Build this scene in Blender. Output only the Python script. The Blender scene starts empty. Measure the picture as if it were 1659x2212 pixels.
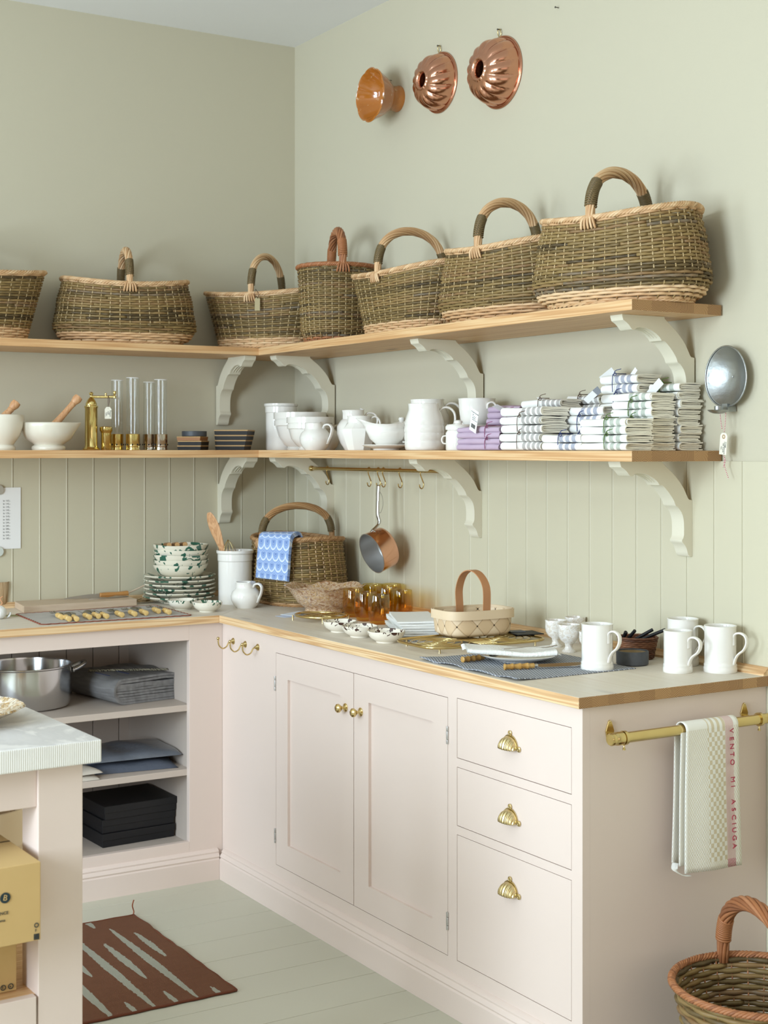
import bpy, math, random
from mathutils import Vector, Matrix, noise
R = math.radians; PI = math.pi; sin = math.sin; cos = math.cos
random.seed(11)
SC = bpy.context.scene
# ---------------------------------------------------------------- camera
CAM = (-2.713, -5.0778, 1.4667); YAW = 0.553; FPX = 3112.1; HOR = 969.1
cd = bpy.data.cameras.new('camera'); co = bpy.data.objects.new('camera', cd); SC.collection.objects.link(co)
co.location = CAM; co.rotation_euler = (PI/2, 0, -YAW)
cd.sensor_fit = 'HORIZONTAL'; cd.sensor_width = 36; cd.lens = FPX*36/1659
cd.shift_y = -(1106-HOR)/1659; cd.clip_start = .05; cd.clip_end = 60
cd.dof.use_dof = True; cd.dof.focus_distance = 3.95; cd.dof.aperture_fstop = 10.0
SC.camera = co
# ---------------------------------------------------------------- world, light, exposure
SC.view_settings.view_transform = 'Standard'; SC.view_settings.look = 'None'
SC.view_settings.gamma = 1; SC.view_settings.use_curve_mapping = False
SC.view_settings.exposure = 0.0
w = bpy.data.worlds.new('world'); SC.world = w; w.use_nodes = True
bg = w.node_tree.nodes['Background']; bg.inputs[0].default_value = (.80, .90, 1, 1); bg.inputs[1].default_value = .6
def area(name, loc, rot, sx, sy, power, color):
    l = bpy.data.lights.new(name, 'AREA'); l.shape = 'RECTANGLE'; l.size = sx; l.size_y = sy
    l.energy = power; l.color = color
    o = bpy.data.objects.new(name, l); SC.collection.objects.link(o); o.location = loc; o.rotation_euler = rot
    return o
# daylight through a left wall window, plus added side fill and warm rear fill
area('window_daylight', (-4.92, -3.3, 1.7), (0, R(-90), 0), 1.8, 1.4, 204, (.71, .865, 1))
area('window_daylight', (-4.92, -1.1, 1.7), (0, R(-90), 0), 1.8, 1.1, 58, (.71, .865, 1))  # added weaker lamp, fills the cupboard doors near the corner
area('shop_window_daylight', (-2.4, -7.4, 1.7), (R(90), 0, 0), 3.6, 2.2, 17, (1, .76, .55))  # added warm fill for surfaces facing the camera, stands in for room bounce

# ---------------------------------------------------------------- helpers
def ray(u, v):
    s, c = sin(YAW), cos(YAW); X = (u-829.5)/FPX; Y = -(v-HOR)/FPX
    return Vector((c*X+s, -s*X+c, Y))
def onz(u, v, z): d = ray(u, v); return Vector(CAM)+d*((z-CAM[2])/d.z)
def onx(u, v, x): d = ray(u, v); return Vector(CAM)+d*((x-CAM[0])/d.x)
def ony(u, v, y): d = ray(u, v); return Vector(CAM)+d*((y-CAM[1])/d.y)
def C(h):
    h = h.lstrip('#'); r = []
    for i in (0, 2, 4):
        c = int(h[i:i+2], 16)/255; r.append(c/12.92 if c <= .04045 else ((c+.055)/1.055)**2.4)
    return (*r, 1)
class NT:
    def __init__(s, name):
        s.m = bpy.data.materials.new(name); s.m.use_nodes = True; s.t = s.m.node_tree; s.L = s.t.links
        s.b = s.t.nodes['Principled BSDF']
    def n(s, ty, **kw):
        q = s.t.nodes.new('ShaderNode'+ty)
        for k, v in kw.items(): setattr(q, k, v)
        return q
    def put(s, sock, v):
        if isinstance(v, bpy.types.NodeSocket): s.L.new(v, sock)
        elif v is not None: sock.default_value = v
    def math(s, op, a, b=None, c=None):
        q = s.n('Math', operation=op); s.put(q.inputs[0], a)
        if b is not None: s.put(q.inputs[1], b)
        if c is not None: s.put(q.inputs[2], c)
        return q.outputs[0]
    def co(s, kind='Object', scale=None):
        q = s.n('TexCoord').outputs[kind]
        if scale:
            mp = s.n('Mapping'); s.L.new(q, mp.inputs[0]); mp.inputs['Scale'].default_value = scale; return mp.outputs[0]
        return q
    def sep(s, v): q = s.n('SeparateXYZ'); s.L.new(v, q.inputs[0]); return q.outputs
    def comb(s, x, y, z):
        q = s.n('CombineXYZ')
        for i, v in enumerate((x, y, z)): s.put(q.inputs[i], v)
        return q.outputs[0]
    def noise(s, v, scale, detail=3, rough=.5, dist=0):
        q = s.n('TexNoise'); s.L.new(v, q.inputs['Vector']); q.inputs['Scale'].default_value = scale
        q.inputs['Detail'].default_value = detail; q.inputs['Roughness'].default_value = rough; q.inputs['Distortion'].default_value = dist
        return q.outputs[0]
    def voro(s, v, scale, feature='F1', out=0):
        q = s.n('TexVoronoi', feature=feature); s.L.new(v, q.inputs['Vector']); q.inputs['Scale'].default_value = scale; return q.outputs[out]
    def ramp(s, f, stops, interp='LINEAR'):
        q = s.n('ValToRGB'); s.put(q.inputs[0], f); e = q.color_ramp; e.interpolation = interp
        while len(e.elements) < len(stops): e.elements.new(.5)
        for el, (p, c) in zip(e.elements, stops): el.position = p; el.color = C(c) if isinstance(c, str) else (c, c, c, 1)
        return q.outputs[0]
    def mix(s, f, a, b, mode='MIX'):
        q = s.n('Mix', data_type='RGBA', blend_type=mode); s.put(q.inputs[0], f)
        s.put(q.inputs[6], C(a) if isinstance(a, str) else a); s.put(q.inputs[7], C(b) if isinstance(b, str) else b)
        return q.outputs[2]
    def base(s, c): s.put(s.b.inputs['Base Color'], C(c) if isinstance(c, str) else c); return s
    def set(s, **k):
        for a, v in k.items(): s.put(s.b.inputs[a.replace('_', ' ')], v)
        return s
    def bump(s, h, strength=.3, dist=.01):
        q = s.n('Bump'); s.put(q.inputs['Height'], h); q.inputs['Strength'].default_value = strength; q.inputs['Distance'].default_value = dist
        s.L.new(q.outputs[0], s.b.inputs['Normal']); return s
def plain(name, c, rough=.5, metal=0, bump=None, **k):
    n = NT(name); n.base(c); n.b.inputs['Roughness'].default_value = rough; n.b.inputs['Metallic'].default_value = metal
    if bump: n.bump(n.noise(n.co(), bump[0], 4), bump[1], bump[2])
    n.set(**k); return n.m
# ---------------------------------------------------------------- geometry
class G:
    def __init__(s): s.v = []; s.f = []; s.mi = []; s.ti = []; s.cur = 0; s.tint = .5
    def add(s, vs, fs, M=None):
        o = len(s.v)
        s.v += [tuple(M @ Vector(p)) if M else tuple(p) for p in vs]; s.ti += [s.tint]*len(vs)
        s.f += [tuple(i+o for i in f) for f in fs]; s.mi += [s.cur]*len(fs); return s
    def box(s, x0, x1, y0, y1, z0, z1, M=None):
        vs = [(x, y, z) for x in (x0, x1) for y in (y0, y1) for z in (z0, z1)]
        return s.add(vs, [(0, 1, 3, 2), (4, 6, 7, 5), (0, 4, 5, 1), (2, 3, 7, 6), (0, 2, 6, 4), (1, 5, 7, 3)], M)
    def grid(s, fn, nu, nv, cu=False, cv=False, M=None):
        vs = [fn(i/(nu if cu else nu-1), j/(nv if cv else nv-1)) for i in range(nu) for j in range(nv)]; fs = []
        for i in range(nu if cu else nu-1):
            for j in range(nv if cv else nv-1):
                a = i*nv+j; b = ((i+1) % nu)*nv+j; c = ((i+1) % nu)*nv+(j+1) % nv; d = i*nv+(j+1) % nv; fs.append((a, b, c, d))
        return s.add(vs, fs, M)
    def lathe(s, prof, n=36, M=None, fn=None, cap0=False, cap1=False):
        vs = []
        for (r, z) in prof:
            for k in range(n):
                a = 2*PI*k/n; x, y, zz = r*cos(a), r*sin(a), z
                if fn: x, y, zz = fn(x, y, zz, a, r)
                vs.append((x, y, zz))
        fs = []
        for j in range(len(prof)-1):
            for k in range(n): fs.append((j*n+k, j*n+(k+1) % n, (j+1)*n+(k+1) % n, (j+1)*n+k))
        if cap0: fs.append(tuple(reversed(range(n))))
        if cap1: fs.append(tuple(range((len(prof)-1)*n, len(prof)*n)))
        return s.add(vs, fs, M)
    def tube(s, path, r, n=8, closed=False, M=None, flat=1.0, up=None):
        P = [Vector(p) for p in path]; m = len(P); rs = r if hasattr(r, '__len__') else [r]*m
        vs = []; pu = Vector(up) if up else None
        for i, p in enumerate(P):
            if closed: t = P[(i+1) % m]-P[i-1]
            else: t = P[min(i+1, m-1)]-P[max(i-1, 0)]
            if t.length < 1e-9: t = Vector((0, 0, 1))
            t.normalize()
            if pu is None: pu = Vector((0, 0, 1)) if abs(t.z) < .9 else Vector((1, 0, 0))
            a = pu-t*pu.dot(t)
            if a.length < 1e-6: a = t.orthogonal()
            a.normalize(); b = t.cross(a)
            if not up: pu = a
            for k in range(n):
                w = 2*PI*k/n; vs.append(p+a*(cos(w)*rs[i]*flat)+b*(sin(w)*rs[i]))
        fs = []
        for i in range(m if closed else m-1):
            for k in range(n): fs.append((i*n+k, i*n+(k+1) % n, ((i+1) % m)*n+(k+1) % n, ((i+1) % m)*n+k))
        if not closed: fs += [tuple(reversed(range(n))), tuple(range((m-1)*n, m*n))]
        return s.add(vs, fs, M)
    def prism(s, out, f, a, b):          # f(u,v,w) -> xyz ; outline extruded from w=a to w=b
        n = len(out); vs = [f(u, v, a) for u, v in out]+[f(u, v, b) for u, v in out]
        return s.add(vs, [tuple(range(n))[::-1], tuple(range(n, 2*n))]+[(i, (i+1) % n, n+(i+1) % n, n+i) for i in range(n)])
    def ball(s, c, r, n=14, sc=(1, 1, 1)):
        pr = [(max(1e-4, r*sin(PI*k/(n//2))), -r*cos(PI*k/(n//2))) for k in range(n//2+1)]
        M = Matrix.Translation(c) @ Matrix.Diagonal((*sc, 1)); return s.lathe(pr, n, M)
    def build(s, name, mats, parent=None, smooth=35, bevel=0, sub=0, solid=0, bseg=2, soff=-1):
        me = bpy.data.meshes.new(name); me.from_pydata(s.v, [], s.f)
        if not isinstance(mats, (list, tuple)): mats = [mats]
        for m in mats: me.materials.append(m)
        if len(mats) > 1: me.polygons.foreach_set('material_index', s.mi)
        at = me.attributes.new('tint', 'FLOAT', 'POINT'); at.data.foreach_set('value', s.ti)
        if smooth:
            me.polygons.foreach_set('use_smooth', [True]*len(me.polygons))
            if smooth < 180: me.set_sharp_from_angle(angle=R(smooth))
        o = bpy.data.objects.new(name, me); SC.collection.objects.link(o)
        if parent: o.parent = parent
        if solid: q = o.modifiers.new('t', 'SOLIDIFY'); q.thickness = solid; q.offset = soff
        if bevel:
            q = o.modifiers.new('b', 'BEVEL'); q.width = bevel; q.segments = bseg; q.limit_method = 'ANGLE'; q.angle_limit = R(40)
        if sub: q = o.modifiers.new('s', 'SUBSURF'); q.levels = q.render_levels = sub
        me.validate(); return o
def tag(o, label, cat, group=None):
    o['label'] = label; o['category'] = cat
    if group: o['group'] = group
    return o
def thing(name, label, cat, loc=(0, 0, 0), rz=0, group=None):
    o = bpy.data.objects.new(name, None); SC.collection.objects.link(o); o.empty_display_size = .05
    o.location = loc; o.rotation_euler = (0, 0, rz); return tag(o, label, cat, group)
def struct(o): o['kind'] = 'structure'; return o
def dup(root, loc, rz, label, group=None, sc=None):
    def cp(o, par):
        c = o.copy(); SC.collection.objects.link(c)
        if par: c.parent = par
        for ch in list(o.children): cp(ch, c)
        return c
    r = cp(root, None); r.location = loc; r.rotation_euler = (0, 0, rz) if not hasattr(rz, '__len__') else rz
    r['label'] = label
    if group: r['group'] = group
    if sc: r.scale = (sc, sc, sc) if not hasattr(sc, '__len__') else sc
    return r
def T(x, y, z): return Matrix.Translation((x, y, z))
def Rz(a): return Matrix.Rotation(a, 4, 'Z')
def Rx(a): return Matrix.Rotation(a, 4, 'X')
def Ry(a): return Matrix.Rotation(a, 4, 'Y')
def spline(pts, n=8, closed=False):
    P = [Vector(p) for p in pts]; out = []; m = len(P)
    for i in range(m if closed else m-1):
        g = (lambda k: P[k % m]) if closed else (lambda k: P[max(0, min(m-1, k))])
        p0, p1, p2, p3 = g(i-1), g(i), g(i+1), g(i+2)
        for k in range(n):
            t = k/n; out.append(.5*((2*p1)+(p2-p0)*t+(2*p0-5*p1+4*p2-p3)*t*t+(3*p1-p0-3*p2+p3)*t**3))
    if not closed: out.append(P[-1])
    return out
def text(body, name, m, parent, M, size=.01, ext=.0002, align='LEFT', font_scale=1):
    cu = bpy.data.curves.new(name, 'FONT'); cu.body = body; cu.size = size; cu.extrude = ext; cu.align_x = align; cu.align_y = 'CENTER'
    o = bpy.data.objects.new(name, cu); SC.collection.objects.link(o); cu.materials.append(m)
    dg = bpy.context.evaluated_depsgraph_get(); dg.update(); me = bpy.data.meshes.new_from_object(o.evaluated_get(dg))
    bpy.data.objects.remove(o); q = bpy.data.objects.new(name, me); SC.collection.objects.link(q)
    q.parent = parent; q.matrix_local = M
    return q
# ================================================================ materials
def wood(name, stops, ax=1, ring=26, grey=None, gloss=.45, knots=True):
    """long-grain timber, the grain runs along local axis ax"""
    n = NT(name); sc = [20, 20, 20]; sc[ax] = .38
    v = n.co('Object', tuple(sc)); a = n.noise(v, 1.6, 3, .5, .3)
    r = n.math('SINE', n.math('MULTIPLY', a, ring*2.2)); r = n.math('MULTIPLY_ADD', r, .5, .5)
    sc2 = [120, 120, 120]; sc2[ax] = 4
    f = n.noise(n.co('Object', tuple(sc2)), 1, 2)
    g = n.math('ADD', n.math('MULTIPLY', r, .55), n.math('MULTIPLY', f, .45))
    c = n.ramp(g, stops)
    sc3 = [14, 14, 14]; sc3[ax] = 4.5
    if knots:
        k = n.voro(n.co('Object', tuple(sc3)), .55)
        c = n.mix(n.ramp(k, [(0, 1.0), (.06, .9), (.13, 0.0)]), c, '#6b3f22')
    if grey:
        w = n.noise(n.co('Object', (1.5, 1.5, 1.5)), 2.2, 3); c = n.mix(n.ramp(w, [(.3, .55), (.7, .9)]), c, grey)
    n.base(c).set(Roughness=gloss).bump(g, .12, .001); return n.m
def endgrain(name, ax, w=.048, c0='#cfa672', c1='#7f5430'):
    """growth rings of glued lamellae, staves side by side along axis ax"""
    n = NT(name); s = n.sep(n.co()); x = s[ax]; z = s[2]
    cell = n.math('FLOOR', n.math('DIVIDE', x, w)); q = n.n('TexWhiteNoise', noise_dimensions='1D'); n.L.new(cell, q.inputs['W'])
    rc = n.sep(q.outputs['Color']); lx = n.math('SUBTRACT', x, n.math('MULTIPLY', n.math('ADD', cell, .5), w))
    dx = n.math('SUBTRACT', lx, n.math('MULTIPLY', n.math('SUBTRACT', rc[0], .5), w*1.2))
    dz = n.math('SUBTRACT', z, n.math('MULTIPLY', n.math('SUBTRACT', rc[1], .5), .09))
    d = n.math('SQRT', n.math('ADD', n.math('MULTIPLY', dx, dx), n.math('MULTIPLY', dz, dz)))
    d = n.math('ADD', d, n.math('MULTIPLY', n.noise(n.co(), 30, 2), .004))
    r = n.math('MULTIPLY_ADD', n.math('SINE', n.math('MULTIPLY', d, 1750)), .5, .5)
    c = n.ramp(r, [(.1, c0), (.95, c1)]); c = n.mix(n.math('MULTIPLY', rc[2], .45), c, '#7a5230')
    n.base(c).set(Roughness=.5); return n.m
def cloth(name, c, c2=None, scale=500, rough=.9, bump=.4):
    n = NT(name); v = n.co(); s = n.sep(v)
    wv = n.math('MULTIPLY', n.math('SINE', n.math('MULTIPLY', n.math('ADD', s[0], s[2]), scale*PI)), n.math('SINE', n.math('MULTIPLY', n.math('SUBTRACT', s[1], n.math('MULTIPLY', s[2], .3)), scale*PI)))
    if c2: n.base(n.mix(n.math('MULTIPLY_ADD', n.noise(v, 14, 4), .8, n.math('MULTIPLY', wv, .25)), c, c2))
    else: n.base(c)
    n.set(Roughness=rough).bump(wv, bump, .001); return n.m
def glaze(name, c, rough=.12, bump=None):
    n = NT(name); n.base(c).set(Roughness=rough, Coat_Weight=.6, Coat_Roughness=.06)
    n.bump(n.noise(n.co(), 18, 2), .06, .01); return n.m
def wall_paint(name, c, b=.10):
    n = NT(name); v = n.co(); n.base(n.mix(n.noise(v, 1.3, 3), c, c)); n.set(Roughness=.82, Specular_IOR_Level=.25)
    n.bump(n.math('ADD', n.noise(v, 14, 4), n.math('MULTIPLY', n.noise(v, 160, 2), .3)), b, .004); return n.m
def metal(name, c, rough, bump=None, var=None):
    n = NT(name); n.base(c if not var else n.mix(n.noise(n.co(), var[0], 4), c, var[1])); n.set(Metallic=1.0, Roughness=rough)
    if bump: n.bump(n.noise(n.co(), bump[0], 3), bump[1], bump[2])
    return n.m
def splash(name, ground, paint, thr=.56, scale=42, stretch=(1, 1, 1.6), zlo=None, zhi=None):
    n = NT(name); v = n.co('Object', stretch); a = n.noise(v, scale, 2.5, .55, 1.2)
    lim = thr
    m = n.math('GREATER_THAN', a, lim)
    if zlo is not None:
        z = n.sep(n.co())[2]; fade = n.n('MapRange'); n.put(fade.inputs[0], z); fade.inputs[1].default_value = zlo; fade.inputs[2].default_value = zhi
        fade.inputs[3].default_value = 1.0; fade.inputs[4].default_value = thr
        m = n.math('GREATER_THAN', a, fade.outputs[0])
    n.base(n.mix(m, ground, paint)).set(Roughness=.15, Coat_Weight=.5); return n.m
M_CEIL = wall_paint('ceiling_paint', '#ecebe9')
M_WALL = wall_paint('wall_paint', '#c4bca5')
M_WALLD = wall_paint('shop_wall_paint', '#a38c6c')
M_WAINS = plain('wainscot_paint', '#c9c1a7', .5)
M_BRK = plain('bracket_paint', '#ddd6c0', .45)
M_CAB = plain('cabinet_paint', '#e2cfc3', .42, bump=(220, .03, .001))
M_CAB_SHADE = plain('cabinet_inside_paint', '#c6b7aa', .5)  # same cabinet paint, darkened to put the interior shade into its colour
M_SHELF_Y = wood('shelf_pine', [(.15, '#ddb98a'), (.55, '#d3a674'), (.9, '#bf8f5e')], 1)
M_SHELF_X = wood('shelf_pine_cross', [(.15, '#ddb98a'), (.55, '#d3a674'), (.9, '#bf8f5e')], 0)
M_TOP_Y = wood('worktop_pine', [(.15, '#e8d9c0'), (.6, '#dcc8aa'), (.95, '#c8ab84')], 1, grey='#ddd5c8', gloss=.5)
M_TOP_X = wood('worktop_pine_cross', [(.15, '#e8d9c0'), (.6, '#dcc8aa'), (.95, '#c8ab84')], 0, grey='#ddd5c8', gloss=.5)
M_EDGE_Y = wood('worktop_edge_pine', [(.1, '#ecd0a6'), (.5, '#d9b282'), (.9, '#c19365')], 1)
M_EDGE_X = wood('worktop_edge_pine_cross', [(.1, '#ecd0a6'), (.5, '#d9b282'), (.9, '#c19365')], 0)
M_END = endgrain('pine_end_grain', 0)
M_BRASS = metal('brass', '#dfcb94', .2, var=(9, '#c6aa6c'))
M_BRASS2 = metal('satin_brass', '#dccb9c', .28, var=(30, '#cdb783'))
M_COPPER = metal('copper', '#dba68c', .2, var=(7, '#c58c6f'), bump=(14, .12, .01))
M_STEEL = metal('steel', '#c9c9c9', .16)
M_STEELB = metal('brushed_steel', '#c2c0bd', .42)
M_PEWTER = metal('hammered_tin', '#b4b4b0', .36, bump=(34, .35, .004), var=(11, '#9ba1a4'))
M_IRON = plain('nail_iron', '#6d6a64', .45, .8)
M_WHITE = glaze('white_glaze', '#efeae1')
M_STONE = glaze('creamware_glaze', '#e2dac8', .3)
M_CREAM = plain('raw_foot_clay', '#e6cdb0', .6)
M_MARBLE_N = NT('marble'); _v = M_MARBLE_N.co(); M_MARBLE_N.base(M_MARBLE_N.ramp(M_MARBLE_N.noise(_v, 5, 6, .6, 1.6), [(.3, '#e6e2df'), (.52, '#cdcac8'), (.58, '#e8e4e0'), (.8, '#ece8e4')])).set(Roughness=.3); M_MARBLE = M_MARBLE_N.m
def marble_edge():
    n = NT('marble_sawn_edge'); v = n.co(); x = n.sep(v)[0]; s = n.math('SINE', n.math('MULTIPLY', x, 1500))
    n.base(n.mix(n.noise(v, 20, 4), '#dcd8d0', '#ece8e0')).set(Roughness=.6).bump(s, .25, .001); return n.m
M_MEDGE = marble_edge()
def floor_mat():
    n = NT('painted_floorboards'); v = n.co(); s = n.sep(v)
    big = n.noise(v, 1.2, 4); fine = n.noise(n.co('Object', (3, 40, 1)), 3, 3)
    c = n.mix(n.math('MULTIPLY', big, .8), '#bebba8', '#cac6b3'); c = n.mix(n.ramp(n.noise(v, 45, 5, .7), [(.70, 0.0), (.74, .55)]), c, '#8d8b78')
    n.base(c).set(Roughness=.45).bump(fine, .08, .002); return n.m
M_FLOOR = floor_mat()
def wick(name, stops, rough=.55):
    n = NT(name); a = n.n('Attribute', attribute_name='tint').outputs['Fac']
    t = n.math('ADD', n.math('MULTIPLY', a, .75), n.math('MULTIPLY', n.noise(n.co(), 55, 2), .25))
    n.base(n.ramp(t, stops)).set(Roughness=rough); return n.m
M_WK = wick('green_willow', [(.05, '#3d2f1a'), (.3, '#6f5a34'), (.55, '#917748'), (.75, '#876741'), (.95, '#6f6a5c')])
M_WKD = wick('brown_willow', [(.05, '#5a4526'), (.4, '#8d7244'), (.7, '#9c814d'), (.95, '#7b6a4a')])
M_STAKE = wick('peeled_stake', [(.1, '#cdb488'), (.9, '#b39764')])
M_PEEL = wick('peeled_willow', [(.1, '#e0bf95'), (.5, '#d3ab7e'), (.9, '#bf9468')])
M_TAN = wick('tan_willow', [(.1, '#c49d70'), (.5, '#b58a5c'), (.9, '#9c7348')])
M_BUFF = wick('buff_willow', [(.1, '#b57c55'), (.5, '#a5693f'), (.9, '#8a5636')])
M_BIND = wick('olive_binding', [(.1, '#76623c'), (.9, '#564629')])
M_BUFFB = wick('buff_binding', [(.1, '#b77a4e'), (.9, '#94592f')])
def paint_w(n, c): return n
M_PAPER = plain('paper', '#eceae6', .8)
M_TAGP = plain('manila_tag', '#e9e3d0', .8)
M_INK = plain('ink', '#55534f', .8)
M_BLACK = plain('black_card', '#0f0f12', .55)
M_REDTW = plain('red_twine', '#a83a4a', .9)
M_NAVY = plain('navy_twine', '#26366b', .9)
M_GREEN = plain('green_twine', '#55702f', .9)
M_BROWN = plain('brown_twine', '#5b4434', .9)
M_PINKTW = plain('mauve_twine', '#8a4566', .9)
# ================================================================ room
HT = 3.069; X0, Y0 = -5.0, -7.6; ZS = 1.4614-.0273
def room():
    g = G(); n = 0
    for i in range(60):                                     # boards run along x, seams every 159 mm
        y1 = -1.632+.159*(11-i); y0 = y1-.159
        if y1 > .02: y1 = min(y1, .02)
        if y0 > .02 or y1 < Y0-.02: continue
        g.box(X0-.02, .02, y0+.0009, y1-.0009, -.02, 0)
    struct(g.build('floor', M_FLOOR, bevel=.0012, smooth=0))
    struct(G().box(X0, .02, Y0, .02, -.06, -.019).build('floor_underlay', M_BLACK, smooth=0))
    struct(G().box(X0, .1, Y0, .1, HT, HT+.05).build('ceiling', M_CEIL, smooth=0))
    g = G(); nn = 24                                        # back wall, slightly rounded towards the right wall and ceiling
    struct(G().box(X0, .1, .006, .1, 0, HT).build('wall_back', M_WALL, smooth=0))
    struct(G().box(.006, .1, Y0, .006, 0, HT).build('wall_right', M_WALL, smooth=0))
    g = G()                                                 # left wall with two window openings, the one nearer the corner added for fill
    W = [(-4.0, -2.6), (-1.65, -.55)]; z0, z1 = .8, 2.7
    ys = [Y0, W[0][0], W[0][1], W[1][0], W[1][1], .1]
    for k in (0, 2, 4): g.box(X0-.12, X0, ys[k], ys[k+1], 0, HT)
    for a, b in W: g.box(X0-.12, X0, a, b, 0, z0); g.box(X0-.12, X0, a, b, z1, HT)
    struct(g.build('wall_left', M_WALLD, smooth=0))
    for i, (a, b) in enumerate(W):
        o = bpy.data.objects.new('window_%d' % (i+1), None); SC.collection.objects.link(o); struct(o)
        g = G()
        for y in (a+.02, (a+b)/2, b-.02): g.box(X0-.06, X0-.02, y-.02, y+.02, z0, z1)
        for z in (z0+.02, (z0+z1)/2, z1-.02): g.box(X0-.06, X0-.02, a, b, z-.02, z+.02)
        f = g.build('window_frame', M_BRK, o, smooth=0)
    g = G(); a, b = -4.2, -.6                               # wall behind the camera, its window added to go with the rear fill
    g.box(X0, a, Y0-.1, Y0, 0, HT); g.box(b, .1, Y0-.1, Y0, 0, HT); g.box(a, b, Y0-.1, Y0, 0, .6); g.box(a, b, Y0-.1, Y0, 2.8, HT)
    struct(g.build('wall_front', M_WALLD, smooth=0))
    o = bpy.data.objects.new('window_3', None); SC.collection.objects.link(o); struct(o)
    g = G()
    for x in (a+.02, -3, -1.8, b-.02): g.box(x-.02, x+.02, Y0-.06, Y0-.02, .6, 2.8)
    for z in (.62, 2.78): g.box(a, b, Y0-.06, Y0-.02, z-.02, z+.02)
    g.build('window_frame', M_BRK, o, smooth=0)
    # bead-and-groove wainscot, boards 100.8 mm wide
    def prof(start, total):
        s = start; out = [(-total, .0)]; 
        ks = []; k = s
        while k < total: ks.append(k); k += .1008
        pts = [(0, 0)]
        for k in ks:
            if k < .008: continue
            pts += [(k-.0050, 0), (k-.0036, -.0030), (k-.0024, 0), (k-.0008, .0013), (k+.0012, .0013), (k+.0030, 0)]
        pts.append((total, 0)); return pts
    g = G()
    pr = prof(.3326-.3024, 4.9)
    out = pr+[(4.9, -.0055), (0, -.0055)]
    g.prism(out, lambda u, v, w: (-u, -v, w), 0, ZS)
    struct(g.build('trim_1', M_WAINS, smooth=0, bevel=.0004))
    g = G(); pr = prof(.4125-.4032, 7.5); out = pr+[(7.5, -.0055), (0, -.0055)]
    g.prism(out, lambda u, v, w: (-v, -u, w), 0, ZS)
    struct(g.build('trim_2', M_WAINS, smooth=0, bevel=.0004))
room()
# ---------------------------------------------------------------- shelves
S1, S2, LS, ZU, ZL, TS = .3061, .2933, 2.3521, 1.8396, 1.4614, .0273
def shelf(z, lab1, lab2, xl=-1.9):
    g = G(); o = [(-S1, -LS), (0, -LS), (0, 0), (-S1, -S2)]
    g.cur = 0; g.prism(o, lambda u, v, w: (u, v, w), -TS/2, TS/2)
    g.mi = [1 if i == 2 else 0 for i in range(len(g.f))]
    r = g.build('wall_shelf', [M_SHELF_Y, M_END], bevel=.0012, smooth=0); r.location = (0, 0, z-TS/2)
    tag(r, lab1, 'shelf', 'pine wall shelves')
    g = G(); o = [(-S1, -S2), (0, 0), (xl, 0), (xl, -S2)]; g.prism(o, lambda u, v, w: (u, v, w), -TS/2, TS/2)
    l = g.build('wall_shelf', M_SHELF_X, bevel=.0012, smooth=0); l.location = (0, 0, z-TS/2)
    tag(l, lab2, 'shelf', 'pine wall shelves')
shelf(ZU, 'upper pine shelf on the right wall carrying large willow baskets', 'upper pine shelf on the left wall carrying willow baskets')
shelf(ZL, 'lower pine shelf on the right wall carrying white crockery and folded linens', 'lower pine shelf on the left wall carrying mortars and brassware')
BR = [(.2521, 0), (.2521, -.0048), (.2481, -.0153), (.2363, -.0215), (.2284, -.0276), (.2204, -.0367), (.2150, -.0390), (.2097, -.0392), (.2025, -.0338), (.1925, -.0318), (.1825, -.0322), (.168, -.0335), (.1543, -.0372), (.134, -.0470), (.1225, -.0555), (.1168, -.0635), (.1123, -.0635), (.1053, -.0655), (.0969, -.0715), (.0889, -.0790), (.0804, -.0874), (.0724, -.0968), (.0655, -.1065), (.0615, -.1156), (.0591, -.1195), (.0520, -.1225), (.0453, -.1293), (.0395, -.136), (.0349, -.1451), (.0320, -.155), (.0307, -.1659), (.0302, -.18), (.0307, -.197), (.0325, -.2032), (.0378, -.2100), (.0365, -.215), (.0328, -.2187), (.0260, -.225), (.0210, -.2335), (.0180, -.242), (.0160, -.2483), (.0097, -.2545), (0, -.2551), (0, -.1044), (.0118, -.1026), (.016, -.0979), (.0307, -.0727), (.0425, -.058), (.0558, -.0445), (.071, -.031), (.0889, -.018), (.1053, -.0055), (.107, 0)]
def bracket(f, label, th=.0465):
    th = .0465; g = G(); g.prism(BR, f, 0, th)
    o = g.build('shelf_bracket', M_BRK, bevel=.0008, smooth=40)
    # three carved ridges on the underside of the first arch
    g = G()
    for q in (.28, .5, .72):
        pth = [f(u+.0005, v+.0005, th*q) for (u, v) in BR[9:15]]; g.tube(pth, [.0012, .0025, .003, .003, .0025, .0015], 8)
    g.build('carved_ridges', M_BRK, o)
    return tag(o, label, 'shelf bracket', 'scrolled wooden shelf brackets')
for y, u, l in ((-.3197, 'nearest the room corner on the right wall', ''), (-1.2848, 'middle of the right wall', ''), (-2.2455, 'at the free end of the right wall shelf', '')):
    for z, w in ((ZU-TS, 'upper'), (ZL-TS, 'lower')):
        yy = y-.008 if w == 'upper' else y
        bracket(lambda a, b, c, yy=yy, z=z: (-a, yy+c, z+b), 'scrolled cream bracket under the %s shelf, %s' % (w, u))
for z, w, x in ((ZU-TS, 'upper', -.3416), (ZL-TS, 'lower', -.335)):
    bracket(lambda a, b, c, x=x, z=z: (x+c, -a, z+b), 'scrolled cream bracket on the left wall under the %s shelf' % w)
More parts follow.
